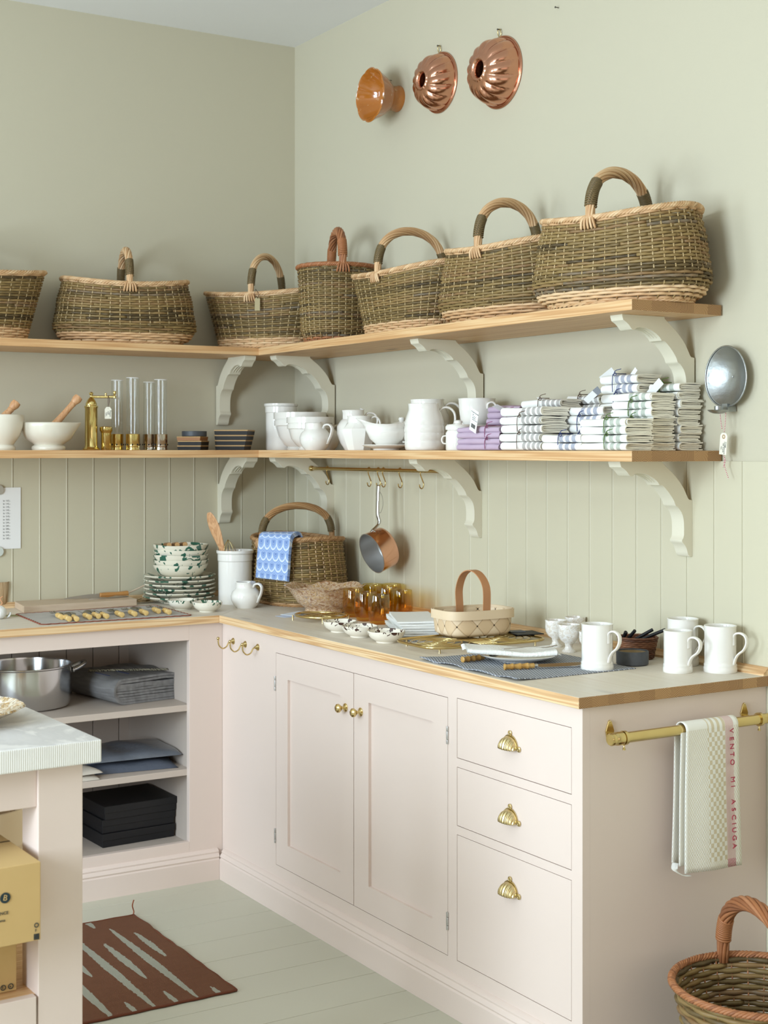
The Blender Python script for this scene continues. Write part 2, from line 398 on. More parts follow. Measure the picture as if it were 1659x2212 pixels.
# ---------------------------------------------------------------- worktop
D1, D2, L1, TC = .615, .6115, 2.5223, .0264
def worktop():
    z = .9-TC/2
    g = G(); o = [(-D1, -L1), (0, -L1), (0, 0), (-D1, -D2)]
    g.prism(o, lambda u, v, w: (u, v, w), -TC/2, TC/2); g.mi = [0, 0, 1, 0, 0, 2]
    r = g.build('worktop', [M_TOP_Y, M_END, M_EDGE_Y], bevel=.0018, smooth=0); r.location = (0, 0, z)
    tag(r, 'whitewashed pine worktop along the right wall above the pink cupboards and drawers', 'worktop')
    pr = [(0, 0), (-.024, 0), (-.024, .006), (-.020, .009), (-.010, .017), (-.007, .0195), (0, .0195)]
    h = G(); h.prism([(-a, b) for a, b in pr], lambda u, v, w: (-u, w, v+TC/2), -L1+.001, -.026); h.build('upstand', M_EDGE_Y, r, smooth=0)
    g = G(); o = [(-D1, -D2), (0, 0), (-2.2, 0), (-2.2, -D2)]
    g.prism(o, lambda u, v, w: (u, v, w), -TC/2, TC/2); g.mi = [0, 0, 0, 0, 0, 1]
    l = g.build('worktop', [M_TOP_X, M_EDGE_X], bevel=.0018, smooth=0); l.location = (0, 0, z)
    tag(l, 'pine worktop along the left wall above the open shelved cabinet', 'worktop')
    h = G(); h.prism([(-a, b) for a, b in pr], lambda u, v, w: (w, -u, v+TC/2), -2.2, -.026); h.build('upstand', M_EDGE_X, l, smooth=0)
worktop()
# ---------------------------------------------------------------- cabinets
DC, DB, LC, ZC = .5925, .589, 2.508, .9-TC
SK = [(0, 0), (.020, 0), (.020, .068), (.017, .073), (.0195, .078), (.017, .084), (.0125, .089), (.0135, .094), (.008, .100), (0, .103)]
def cup_handle(parent, y, z):
    x = -DC-.001
    g = G(); nf = 9
    def f(u, v):
        a = PI*u; rr = .0265; bul = sin(PI*v*.5)
        flute = 1+.055*cos(a*nf*2)*(.3+.7*v)
        return (x-.002-.024*sin(v*PI*.62)*(.35+.65*sin(a))*flute, y-cos(a)*rr*(.15+.85*v)*flute if False else y-cos(a)*(.0295*(1-(1-v)**2*.85))*flute*(.98), z+.030*sin(a)**.8*(1-v*.98)*flute-.012*v*sin(a)*0)
    # fluted half-dome: rows run from the back plate arch outwards and down to the lip
    def f2(u, v):
        a = PI*u; fl = 1+.05*cos(a*nf*2-PI)*min(1, v*1.6); R0 = .029
        b = v*PI/2
        r = R0*(1-.0*v)
        return (x-.003-.023*sin(b)*fl*(sin(a)**.5 if a not in (0, PI) else 0), y-cos(a)*R0*fl*(1-.02*v), z+.031*(sin(a)**.75 if 0 < a < PI else 0)*cos(b)*fl)
    g.grid(f2, 73, 14)
    d = g.build('cup_handle', M_BRASS2, parent, solid=.0012, smooth=60); d['label'] = 'fluted brass cup handle'
    g = G(); n = 30
    o = [(cos(PI*k/n)*.0325, sin(PI*k/n)*.035) for k in range(n+1)]+[(-.028, -.001), (.028, -.001)]
    g.prism(o, lambda u, v, w: (x-w, y+u, z+v), 0, .0022)
    for dy, dz in ((0, .038), (-.036, .004), (.036, .004)):
        g.lathe([(.0068, 0), (.0068, .003), (.004, .0042), (.003, .003), (.0001, .0028)], 16, T(x, y+dy, z+dz) @ Ry(-PI/2))
    g.build('back_plate', M_BRASS2, d, smooth=40)
def knob(parent, y, z):
    g = G(); g.lathe([(.0001, 0), (.0125, 0), (.0125, .002), (.009, .004), (.0075, .0035), (.0045, .008), (.0042, .014), (.0095, .018), (.0132, .024), (.0125, .029), (.008, .033), (.0001, .034)], 28, T(-DC, y, z) @ Ry(-PI/2))
    g.build('knob', M_BRASS, parent)['label'] = 'round brass knob on a turned back rose'
def hinge(parent, y, z):
    g = G()
    for a, b in ((0, .011), (.012, .033), (.034, .046)): g.lathe([(.0001, a), (.0034, a), (.0036, a+.001), (.0036, b-.001), (.0034, b), (.0001, b)], 12, T(-DC-.002, y, z))
    g.build('hinge', M_STEELB, parent)['label'] = 'small steel butt hinge knuckle'
def ifront(name, y0, y1, z0, z1, parent, panel=None, lab=None):
    gap = .0016; g = G(); x = -DC; y0 += gap; y1 -= gap; z0 += gap; z1 -= gap
    if panel:
        a, b, c, d = panel; t = .020; rc = .009
        g.box(x, x+t, y0, a, z0, z1); g.box(x, x+t, b, y1, z0, z1); g.box(x, x+t, a, b, z0, c); g.box(x, x+t, a, b, d, z1); g.box(x+rc, x+t, a, b, c, d)
    else: g.box(x, x+.020, y0, y1, z0, z1)
    o = g.build(name, M_CAB, parent, bevel=.0006 if not panel else 0, smooth=0)
    if lab: o['label'] = lab
    return o
def rcab(ya, yb, opens, label, end=False):
    """run of right-hand cabinet between ya (far) and yb (near) with inset openings (y0,y1,z0,z1)"""
    r = thing('base_cabinet', label, 'cabinet', (0, 0, 0)); x = -DC; t = .022
    g = G(); zs = sorted({0.0, ZC}|{o[2] for o in opens}|{o[3] for o in opens}); ys = sorted({yb, ya}|{o[0] for o in opens}|{o[1] for o in opens})
    for i in range(len(ys)-1):
        for j in range(len(zs)-1):
            cy, cz = (ys[i]+ys[i+1])/2, (zs[j]+zs[j+1])/2
            if any(o[0] < cy < o[1] and o[2] < cz < o[3] for o in opens): continue
            g.box(x, x+t, ys[i], ys[i+1], zs[j], zs[j+1])
    g.build('face_frame', M_CAB, r, smooth=0)
    g = G(); g.box(x+.03, -.02, yb+.02, yb+.021, 0.02, ZC-.01); g.box(x+.0225, x+.024, yb+.021, ya-.002, .02, ZC-.002)
    g.build('carcass', M_CAB, r, smooth=0)
    g = G(); g.prism(SK, lambda u, v, w: (x-u, w, v), yb, min(ya, -DB-.021)); g.build('skirting', M_CAB, r, smooth=30)
    if end: G().box(x+.0222, -.0015, yb, yb+.020, 0, ZC).build('end_panel', M_CAB, r, smooth=0)
    return r
c1 = rcab(-DB, -1.980, [(-1.475, -.986, .1405, .8165), (-1.961, -1.475, .1405, .8165)], 'pale pink double cupboard beside the room corner, two panelled doors with brass knobs')
d1 = ifront('cabinet_door', -1.475, -.986, .1405, .8165, c1, (-1.3963, -1.0655, .2173, .7400), 'panelled door hinged on the side of the room corner')
d2 = ifront('cabinet_door', -1.961, -1.475, .1405, .8165, c1, (-1.8871, -1.5581, .2173, .7420), 'panelled door beside the drawers')
knob(d1, -1.428, .7085); knob(d2, -1.515, .709)
for z in (.695, .2095): hinge(d1, -.985, z); hinge(d2, -1.9615, z)
c2 = rcab(-1.980, -LC, [(-2.469, -2.002, .6655, .8215), (-2.469, -2.002, .490, .643), (-2.469, -2.002, .1405, .468)], 'pale pink chest of three drawers at the free end of the counter', True)
for k, (a, b, l) in enumerate(((.6655, .8215, 'shallow top drawer'), (.490, .643, 'middle drawer'), (.1405, .468, 'deep bottom drawer'))):
    d = ifront('drawer', -2.469, -2.002, a, b, c2, None, l); cup_handle(d, -2.234, (.731, .551, .373)[k])
# left cabinet with open shelves
lc = thing('open_cabinet', 'dusty pink open cabinet with two shelves under the left worktop', 'cabinet')
y = -DB; XR, XL = -.7154, -1.95
g = G(); g.box(XR, -DC, y, y+.022, 0, ZC); g.box(XL, XR, y, y+.022, .8191, ZC); g.box(XL, XR, y, y+.022, 0, .1386); g.box(-2.2, XL, y, y+.022, 0, ZC)
g.build('face_frame', M_CAB, lc, smooth=0, bevel=.001)
for a in (XR+.012, XL-.03): G().box(a, a+.018, y+.0225, -.012, 0, ZC-.001).build('side_panel', M_CAB_SHADE, lc, smooth=0)
G().box(XL-.011, XR+.0115, y+.0225, -.012, .105, .125).build('cabinet_floor', M_CAB_SHADE, lc, smooth=0)
for z in (.598, .380): G().box(XL-.011, XR+.0115, y+.020, -.012, z-.0215, z).build('shelf', M_CAB_SHADE, lc, smooth=0, bevel=.0015)
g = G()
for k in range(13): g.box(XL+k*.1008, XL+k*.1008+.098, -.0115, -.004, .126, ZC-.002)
g.build('back_boards', M_CAB_SHADE, lc, smooth=0, bevel=.001)
g = G(); g.prism(SK, lambda u, v, w: (w, y-u, v), -2.2, -DC-.0195); g.build('skirting', M_CAB, lc, smooth=30)
# ================================================================ willow baskets
def wicker(name, label, loc, rz, plan, H, sad=.03, ex=2.3, S=40, RW=24, handle=(.14, .012), mats=None, band=4, top_band=1, bindlen=.055, group='willow shopping baskets', two_tone=True, lip=.010, tail=True):
    """plan: list of (t, a, b) half axes by height fraction; handle=(rise above rim, thickness)"""
    body, peel, stake, bindm = mats or (M_WK, M_PEEL, M_STAKE, M_BIND)
    RW = int(RW*1.08); rnd = random.Random(hash(label) % 9999 if False else sum(map(ord, label)))
    r = thing(name, label, 'basket', loc, rz, group)
    def ab(t):
        t = max(0, min(1, t))
        for (t0, a0, b0), (t1, a1, b1) in zip(plan, plan[1:]):
            if t <= t1:
                k = (t-t0)/(t1-t0); k = k*k*(3-2*k) if len(plan) > 3 else k; return a0+(a1-a0)*k, b0+(b1-b0)*k
        return plan[-1][1:]
    def pt(th, t, off=0):
        a, b = ab(t); c, s = cos(th), sin(th)
        q = (abs(c)**ex+abs(s)**ex)**(-1/ex); zr = H*(1+sad*(c*c*2-.6))
        x, y = a*c*q, b*s*q; L = math.hypot(x, y); k = (L+off)/L
        return Vector((x*k, y*k, .006+(zr-.006)*t))
    g = G(); N = S*3
    for j in range(RW):                                    # randing, each rod in front of and behind alternate stakes
        t = (j+.5)/RW; g.tint = rnd.random(); rr = H/RW*.50; g.cur = 0
        isb = two_tone and (j < band or j >= RW-top_band)
        if isb: continue
        P = [pt(2*PI*i/N, t+rnd.uniform(-.002, .002), .0034*cos(PI*(i/3+j))) for i in range(N)]
        # colour changes along the row as rods are joined
        seg = 0
        while seg < N:
            ln = rnd.randint(18, 40); e = min(N, seg+ln); g.tint = min(1, max(0, rnd.gauss(.5, .28)))
            g.tube([P[k % N] for k in range(seg, e+1)], [rr*1.04]*(e-seg+1), 5); seg = e
    g.cur = 1
    for i in range(S):
        g.tint = rnd.random(); th = 2*PI*i/S
        g.tube([pt(th, k/6) for k in range(7)], .0021, 5)
    g.build('woven_body', [body, stake], r, smooth=180)
    if two_tone:
        g = G()
        for j in list(range(band))+list(range(RW-top_band, RW)):
            t = (j+.5)/RW; rr = H/RW*.5; g.tint = rnd.random()
            g.tube([pt(2*PI*i/N, t, .0038*cos(PI*(i/3+j))) for i in range(N)], rr*1.04, 6, True)
        g.build('peeled_band', peel, r, smooth=180)
    g = G()                                                # plaited border
    for k in range(5):
        g.tint = rnd.random(); n = 150; tw = 26
        P = []
        for i in range(n):
            th = 2*PI*i/n; ph = 2*PI*(k/5)+th*tw; p = pt(th, 1.0, lip*.4+.0062*cos(ph)); p.z += .004+.0052*sin(ph); P.append(p)
        g.tube(P, .0037, 5, True)
    g.build('rim', peel, r, smooth=180)
    g = G()                                                # foot ring and base sticks
    for k in range(3):
        g.tint = rnd.random(); P = []
        for i in range(120):
            th = 2*PI*i/120; ph = 2*PI*k/3+th*22; p = pt(th, 0, .001+.003*cos(ph)); p.z = .0048+.0026*sin(ph); P.append(p)
        g.tube(P, .0028, 5, True)
    a0, b0 = plan[0][1]*.96, plan[0][2]*.96
    for j in range(1, 10):
        q = j/10*2-1; L = a0*(1-abs(q)**2.3)**(1/2.3); g.tint = rnd.random()
        P = [(-L+2*L*i/30, q*b0, .009+.0025*cos(PI*(i+j))) for i in range(31)]; g.tube(P, [b0/10*1.0]*31, 5, flat=1, up=(0, 1, 0)) if False else g.box(-L, L, q*b0-b0/10.5, q*b0+b0/10.5, .006, .0095)
    g.build('base', peel, r, smooth=60)
    if handle:
        rise, hr = handle; pr, pl = pt(-PI/2, 1), pt(PI/2, 1); z0 = pr.z; yb = pl.y
        def arc(u):                                       # u 0..1 from front foot to rear foot
            y = -yb*cos(PI*u)*(1.0+.10*sin(PI*u)**2*0); e = sin(PI*u)
            return Vector((0, y*(1-.0*e), z0-.01+(rise+.01)*e**.62))
        L = [arc(i/70) for i in range(71)]
        g = G(); core = G()
        for k in range(9):
            g.tint = rnd.random(); P = []
            for i in range(0, 71):
                u = i/70; t = (L[min(i+1, 70)]-L[max(i-1, 0)]).normalized(); n1 = Vector((1, 0, 0)); n2 = t.cross(n1)
                ph = 2*PI*k/9+u*PI*2.6; tp = 1 if .12 < u < .88 else .72+.28*min(u, 1-u)/.12
                P.append(L[i]+n1*cos(ph)*hr*tp+n2*sin(ph)*hr*tp)
            g.tube(P, hr*.42, 5)
        g.tube(L, hr*.85, 8)
        h = g.build('handle', peel, r, smooth=180)
        for side in (0, 1):
            b = G(); i0 = 3; ln = 1
            while ln < 30 and sum((arc((i0+k+1)/70)-arc((i0+k)/70)).length for k in range(ln)) < bindlen: ln += 1
            P = []
            turns = max(6, int(bindlen/.0048))
            for q in range(turns*12+1):
                u = (i0+ln*q/(turns*12))/70; u = u if side == 0 else 1-u
                c = arc(u); t = (arc(min(1, u+.01))-arc(max(0, u-.01))).normalized(); n1 = Vector((1, 0, 0)); n2 = t.cross(n1); ph = 2*PI*q/12
                b.tint = .5; P.append(c+n1*cos(ph)*(hr*1.28)+n2*sin(ph)*(hr*1.28))
            b.tube(P, .0031, 5); b.build('binding', bindm, h, smooth=180)
            if tail:                                      # rods fan over the border like a paw
                b = G(); sg = -1 if side == 0 else 1
                for q in (-2, -1, 0, 1, 2):
                    b.tint = rnd.random(); s0 = Vector((q*.0035, sg*(yb+.001), z0+.014)); m = Vector((q*.0085, sg*(yb+.014), z0-.003)); e = Vector((q*.011, sg*(yb+.009), z0-.026))
                    b.tube(spline([s0+Vector((0, -sg*.004, .02)), s0, m, e], 4), [.0036]*12+[.002], 6)
                b.build('handle_foot', peel, h, smooth=180)
    return r
ZB = ZU
belly = lambda a, b: [(0, a*.80, b*.80), (.10, a*.93, b*.93), (.24, a, b), (.6, a*.95, b*.95), (1, a*.875, b*.9)]
flare = lambda a, b: [(0, a*.76, b*.80), (1, a, b)]
tag_m = None
wicker('willow_basket', 'flared willow basket cut off by the picture edge on the left wall shelf', (-1.345, -.148, ZB), 0, flare(.265, .135), .222, .05, handle=(.13, .0095))
wicker('willow_basket', 'wide bellied willow basket alone in the middle of the left wall shelf', (-.775, -.158, ZB), R(-14), belly(.252, .135), .214, .055, handle=(.135, .0100), S=44)
b3 = wicker('willow_basket', 'flared willow basket with a small paper tag in the shelf corner', (-.240, -.232, ZB), R(-55), flare(.245, .125), .200, .055, handle=(.155, .0095), S=42)
wicker('willow_basket', 'round upright willow basket with reddish brown rim and handle', (-.150, -.605, ZB), R(-21), [(0, .113, .110), (.2, .126, .123), (.7, .132, .128), (1, .136, .132)], .268, .0, 2.0, S=34, RW=34, handle=(.135, .0115), mats=(M_WK, M_BUFF, M_STAKE, M_BUFFB), band=2, top_band=0)
wicker('willow_basket', 'smaller flared willow basket between the red rimmed basket and a bellied one', (-.155, -1.105, ZB), R(-88), flare(.262, .133), .196, .06, handle=(.150, .0100), S=42)
wicker('willow_basket', 'bellied willow basket, second from the free end of the upper shelf', (-.158, -1.640, ZB), R(-82), belly(.250, .138), .212, .055, handle=(.150, .0105), S=44, bindlen=.06)
wicker('willow_basket', 'largest bellied willow basket at the free end of the upper shelf', (-.176, -2.158, ZB), R(-75), belly(.252, .150), .226, .055, handle=(.138, .0112), S=46, RW=25, bindlen=.075)
wicker('willow_basket', 'tall willow basket in the counter corner with a blue cloth over its rim', (-.186, -.372, .9), R(-91), [(0, .195, .140), (.12, .215, .152), (.3, .220, .156), (1, .192, .146)], .232, .03, handle=(.128, .0095), S=36, RW=28, mats=(M_WKD, M_TAN, M_PEEL, M_BIND), band=1, top_band=1)
wicker('willow_basket', 'round brown rimmed willow basket on the floor beside the cabinet end', (-.327, -2.796, 0), R(-20), [(0, .13, .13), (.5, .155, .155), (1, .185, .185)], .275, .0, 2.0, S=30, RW=22, handle=(.17, .0125), mats=(M_WK, M_BUFF, M_BUFF, M_BUFFB), band=0, top_band=0, lip=.014)
# ================================================================ turned and thrown ware helpers
def shell(prof, th=.004):
    """outer profile bottom->rim turned into a closed wall: returns list for lathe"""
    inner = [(max(.0002, r-th), z) for r, z in prof if z >= prof[0][1]+th*1.2]
    out = [(.0002, prof[0][1])]+list(prof)
    tr, tz = prof[-1]
    return out+[(tr-th*.25, tz+th*.25), (tr-th*.75, tz+th*.25)]+list(reversed(inner))+[(.0002, prof[0][1]+th*1.2)]
def strap(g, pts, w, t, n=10, sub=8):
    """strap handle with an oval section swept along pts; w across, t thick"""
    P = spline(pts, sub); m = len(P); y = Vector((0, 1, 0)) if abs(P[0].y-P[-1].y) < 1e-6 and abs(P[0].y) < .2 else None
    vs = []; fs = []
    for i, p in enumerate(P):
        tn = (P[min(i+1, m-1)]-P[max(i-1, 0)]).normalized(); side = Vector((0, 1, 0)); nn = tn.cross(side).normalized()
        for k in range(n):
            a = 2*PI*k/n; vs.append(p+side*cos(a)*w/2+nn*sin(a)*t/2)
    for i in range(m-1):
        for k in range(n): fs.append((i*n+k, i*n+(k+1) % n, (i+1)*n+(k+1) % n, (i+1)*n+k))
    fs += [tuple(reversed(range(n))), tuple(range((m-1)*n, m*n))]; g.add(vs, fs); return g
def jug(name, label, cat, loc, rz, prof, handle, spout=None, th=.004, mat=None, group=None, hw=.017, ht=.008, n=48):
    r = thing(name, label, cat, loc, rz, group); mat = mat or M_WHITE; g = G()
    zt = prof[-1][1]
    def fn(x, y, z, a, rr):
        if spout:
            ln, z0, wd = spout; d = abs((a-PI+PI) % (2*PI)-PI)     # spout points to local -x
            k = max(0, cos(d/2-PI/2)) if False else math.exp(-((PI-d)/wd)**2); q = max(0, (z-z0)/(zt-z0))**1.6 if z > z0 else 0
            if rr > .012: x -= ln*k*q; z += ln*.35*k*q
        return x, y, z
    g.lathe(shell(prof, th), n, None, fn); g.build('body', mat, r, smooth=50)
    if handle: h = G(); strap(h, handle, hw, ht); h.build('handle', mat, r, smooth=180)
    return r
# ---------------------------------------------------------------- big mugs on the worktop
def mug(label, loc, rz, R0=.0455, Hh=.108):
    p = [(R0*1.02, 0), (R0*1.06, .002), (R0*1.06, .012), (R0*1.03, .015), (R0*1.045, .018), (R0*1.03, .021), (R0*.995, .023), (R0, .028), (R0, Hh-.012), (R0*1.01, Hh-.004), (R0*1.03, Hh)]
    H = [(R0-.001, 0, Hh*.60), (R0-.001, 0, Hh*.78), (R0+.006, 0, Hh*.86), (R0+.020, 0, Hh*.87), (R0+.032, 0, Hh*.80), (R0+.034, 0, Hh*.66), (R0+.026, 0, Hh*.52), (R0+.012, 0, Hh*.42), (R0+.004, 0, Hh*.32), (R0-.001, 0, Hh*.18)]
    return jug('mug', label, 'mug', loc, rz, p, H, None, .0035, None, 'tall white mugs on the worktop', .014, .006)
HR = -YAW                                     # handle points along the picture's right when turned by this much
def pm(u, v, z=.9): q = onz(u, v, z); return (q.x, q.y, z)
def behind(p, d):                             # from the visible front foot to the axis of a round pot
    k = Vector((p[0]-CAM[0], p[1]-CAM[1], 0)).normalized()*d; return (p[0]+k.x, p[1]+k.y, p[2])
mug('white mug standing on the blue place mat', behind(pm(1290, 1452), .046), HR-.85, .0400, .117)
mug('white mug in front, left of the pair that overlap', behind(pm(1464, 1456), .036), HR-.85, .0355, .105)
mug('white mug partly hidden behind another mug', behind(pm(1475, 1445), .075), HR-.85, .0400, .121)
mug('white mug nearest the free end of the worktop', behind(pm(1556, 1456), .040), HR-.75, .0400, .117)
# ---------------------------------------------------------------- egg cups
def eggcup(label, loc, sc=1):
    p = [(.019, 0), (.0195, .003), (.013, .008), (.0105, .016), (.012, .024), (.023, .032), (.0295, .044), (.031, .056), (.0305, .070), (.0315, .076)]
    r = thing('egg_cup', label, 'egg cup', loc, 0, 'marbled egg cups'); g = G(); s = [(a*sc, b*sc) for a, b in p]
    q = [(.0002, 0)]+s+[(s[-1][0]-.0008, s[-1][1]+.001), (s[-1][0]-.0028, s[-1][1])]+[(s[k][0]-.003, s[k][1]) for k in (8, 7, 6)]+[(s[5][0]-.004, s[5][1]+.004), (.0002, s[5][1]+.001)]
    g.lathe(q, 32); g.build('cup', M_EGG, r, smooth=50); return r
n = NT('marbled_glaze'); n.base(n.ramp(n.noise(n.co(), 60, 3, .5, 2.0), [(.42, '#e2d8cb'), (.5, '#f2efea'), (.62, '#d9cdbd')])).set(Roughness=.2, Coat_Weight=.4); M_EGG = n.m
for u, v, l, s in ((1201, 1397, 'marbled egg cup furthest left in the group', 1.0), (1229, 1408, 'marbled egg cup second from left, in the front row', 1.0), (1243, 1388, 'marbled egg cup behind the front row, middle', .98), (1270, 1412, 'marbled egg cup half hidden by the large mug', .80), (1283, 1385, 'marbled egg cup at the back with only its rim in view', 1.0), (1318, 1390, 'marbled egg cup rim peeping out right of the large mug', .98)):
    eggcup(l, pm(u, v), s)
# ---------------------------------------------------------------- splashed dishes, plates and bowls
def dish(name, label, loc, R0, Hh, mat, group, foot=.55, wav=.0015, cat='dish'):
    r = thing(name, label, cat, loc, random.uniform(0, 6), group); p = [(R0*foot, 0), (R0*foot*1.02, .0035), (R0*foot*1.12, .005), (R0*.86, Hh*.42), (R0*.97, Hh*.75), (R0, Hh)]; g = G(); ph = random.uniform(0, 6)
    g.lathe(shell(p, .0035), 48, None, lambda x, y, z, a, rr: (x*(1+wav/R0*sin(3*a+ph)*z/Hh), y*(1+wav/R0*sin(2*a+ph)*z/Hh), z+wav*.5*sin(4*a+ph)*z/Hh))
    g.build('bowl', mat, r, smooth=50); return r
M_SPB = splash('brown_splash_glaze', '#ece3d2', '#43261f', .545, 52, (1, 1, .8), .012, .026)
M_SPG = splash('green_splash_glaze', '#ece5d3', '#2f6049', .545, 48, (1, 1, .8), .012, .026)
for u, v, R0, l in ((735, 1367, .054, 'cream dish with brown splashes furthest from the willow chip basket'), (778, 1378, .055, 'cream dish with brown splashes in the middle of three'), (835, 1390, .056, 'cream dish with brown splashes nearest the brass trivet')):
    dish('splashed_dish', l, behind(pm(u, v), R0*.55), R0, .033, M_SPB, 'brown splashed dishes')
for u, v, R0, l in ((394, 1318, .052, 'small cream dish with green splashed rim next to the plate stack'), (448, 1323, .052, 'small cream dish with green splashed rim next to the utensil crock')):
    dish('splashed_dish', l, behind(pm(u, v), R0*.55), R0, .034, M_SPG, 'green splashed dishes')
M_PLG = splash('green_splash_plate', '#e8e0cb', '#2d6350', .575, 24, (1, 1, .6))
PX = onz(383, 1297, .9); PX = Vector((-.560, -.150, .9))
def plate(k, n_):
    z = .9+.0155*k+.002; r = thing('dinner_plate', '', 'plate', (PX.x+random.uniform(-.003, .003), PX.y+random.uniform(-.003, .003), z-.002), random.uniform(0, 6), 'green splashed dinner plates in a stack')
    nm = ['bottom plate', 'second plate from the bottom', 'third plate from the bottom', 'third plate from the top', 'second plate from the top', 'top plate'][k]
    r['label'] = 'cream dinner plate with green splashes, %s of the stack' % nm
    g = G(); p = [(.070, 0), (.072, .004), (.088, .007), (.105, .010), (.124, .0185), (.132, .0215)]
    q = [(.0002, .002), (.066, .002)]+p+[(.1335, .024), (.132, .0262), (.128, .0262), (.104, .0165), (.090, .0118), (.0002, .0105)]
    g.lathe(q, 64, None, lambda x, y, z, a, rr: (x, y, z+.0007*sin(3*a+k))); g.build('plate', M_PLG, r, smooth=50); return r
for k in range(6): plate(k, 6)
zb = .9+.0155*5+.0115
for k in range(5):
    r = thing('soup_bowl', 'cream soup bowl with green splashes, %s in the stack of bowls' % ['lowest', 'second from below', 'middle one', 'second from above', 'topmost'][k], 'bowl', (PX.x+.006+random.uniform(-.002, .002), PX.y+random.uniform(-.002, .002), zb+.0185*k), random.uniform(0, 6), 'green splashed soup bowls in a stack')
    g = G(); p = [(.052, 0), (.054, .004), (.060, .006), (.080, .016), (.094, .030), (.101, .044), (.1025, .050)]; g.lathe(shell(p, .0045), 56, None, lambda x, y, z, a, rr: (x*(1+.012*sin(2*a)), y, z+.0012*sin(3*a+k)*z/.05)); g.build('bowl', M_PLG, r, smooth=50)
M_STUB = plain('cut_wood_face', '#c39763', .6, bump=(200, .3, .001)); M_BARK = plain('handle_bark', '#8a6238', .6)
for k, dx in enumerate((-.062, -.030, .001)):
    r = thing('round_wooden_knob', 'round wooden knife handle end resting in the top bowl, %s of three' % ('leftmost', 'middle', 'rightmost')[k], 'knob', (PX.x+dx+.0, PX.y-.050, zb+.0185*4+.0525), 0, 'wooden handles in the top bowl')
    g = G(); g.lathe([(.0002, 0), (.0088, 0), (.0095, .001), (.0090, .02), (.0085, .075), (.0002, .076)], 20, Rz(R(-12)) @ Rx(R(-94))); g.build('grip', M_BARK, r, smooth=40)
    g = G(); g.lathe([(.0002, -.0008), (.0085, -.0008), (.0088, .0003)], 20, Rz(R(-12)) @ Rx(R(-94))); g.build('end_face', M_STUB, r, smooth=40)
# ---------------------------------------------------------------- crocks, jugs
def crock(name, label, loc, R0, Hh, group=None):
    r = thing(name, label, 'crock', loc, 0, group); p = [(R0*.90, 0), (R0*.93, .004), (R0*.94, Hh*.70), (R0*.94, Hh*.80), (R0*.98, Hh*.815), (R0*.98, Hh*.935), (R0*1.02, Hh*.945), (R0*1.05, Hh*.965), (R0*1.045, Hh)]
    G().lathe(shell(p, .005), 56).build('body', M_WHITE, r, smooth=40); return r
CR = behind(pm(508, 1307), .063); crock('utensil_crock', 'white crock on the worktop holding wooden spatulas and a whisk', CR, .066, .194)
M_BEECH = wood('beech', [(.2, '#d7a87c'), (.8, '#c18d60')], 2, knots=False)
def stick(name, label, base, top, build, group=None):
    r = thing(name, label, 'utensil', base, 0, group); d = Vector(top)-Vector(base); M = d.to_track_quat('Z', 'Y').to_matrix().to_4x4(); build(r, d.length, M); return r
def b_spat(r, L, M):
    g = G(); vs = []
    def f(u, v):
        t = u; w = .0065+(.0215-.0065)*max(0, min(1, (t-.52)/.25))**.8
        if t > .82: w = .0225*max(.05, math.sqrt(max(0, 1-((t-.82)/.19)**2)))
        th = .0035 if t < .55 else .0035-.0018*min(1, (t-.55)/.3); a = 2*PI*v
        return (cos(a)*w, sin(a)*th, t*L)
    g.grid(f, 40, 16, cv=True, M=M @ Rz(.6)); g.build('blade', M_BEECH, r, smooth=180)
    G().tube([(M @ Rz(.6)) @ Vector((0, .0028, t*L)) for t in (.62, .8, .95)], .0006, 5).build('engraved_line', M_BARK, r)
stick('wooden_spatula', 'wooden spatula with pointed blade leaning left out of the crock', (CR[0]+.02, CR[1], .915), (CR[0]-.105, CR[1]+.0, .9+.335), b_spat)
def b_spoon(r, L, M): 
    G().tube([M @ Vector((0, 0, t*L)) for t in (0, .3, .6, .9, 1)], [.0045, .005, .0055, .0105, .008], 12, flat=.5).build('shaft', M_BEECH, r, smooth=180)
stick('wooden_spoon', 'flat wooden utensil end with a pale label leaning left at the crock rim', (CR[0]+.015, CR[1]+.01, .915), (CR[0]-.052, CR[1]+.03, .9+.218), b_spoon)
def b_whisk(r, L, M):
    for k in range(5):
        a = PI*k/5; P = [M @ Vector((cos(a)*.021*sin(PI*t), sin(a)*.021*sin(PI*t), L*.55+L*.45*(1-cos(PI*t))/2)) for t in [i/14*.5 for i in range(15)]]; Q = [M @ Vector((-cos(a)*.021*sin(PI*t), -sin(a)*.021*sin(PI*t), L*.55+L*.45*(1-cos(PI*t))/2)) for t in [i/14*.5 for i in range(15)]]
        P = [M @ Vector((cos(a)*.024*sin(t*PI)**.8 if t < 1 else 0, sin(a)*.024*sin(t*PI)**.8 if t < 1 else 0, L*.5+L*.5*t)) for t in [i/16 for i in range(17)]]
        Q = [M @ Vector((-cos(a)*.024*sin(t*PI)**.8 if t < 1 else 0, -sin(a)*.024*sin(t*PI)**.8 if t < 1 else 0, L*.5+L*.5*t)) for t in [i/16 for i in range(17)]]
        G().tube(P+Q[::-1][1:], .0007, 5).build('wire', M_BRASS, r, smooth=180)
    G().tube([M @ Vector((0, 0, 0)), M @ Vector((0, 0, L*.5))], .006, 12).build('grip', M_BEECH, r, smooth=180)
stick('whisk', 'small brass wire whisk standing in the utensil crock', (CR[0]+.005, CR[1], .915), (CR[0]-.035, CR[1]-.012, .9+.235), b_whisk)
def p_cream(s): return [(a*s, b*s) for a, b in ((.036, 0), (.038, .003), (.046, .012), (.054, .028), (.0555, .044), (.050, .060), (.0405, .070), (.0375, .074), (.0372, .088), (.0378, .094))]
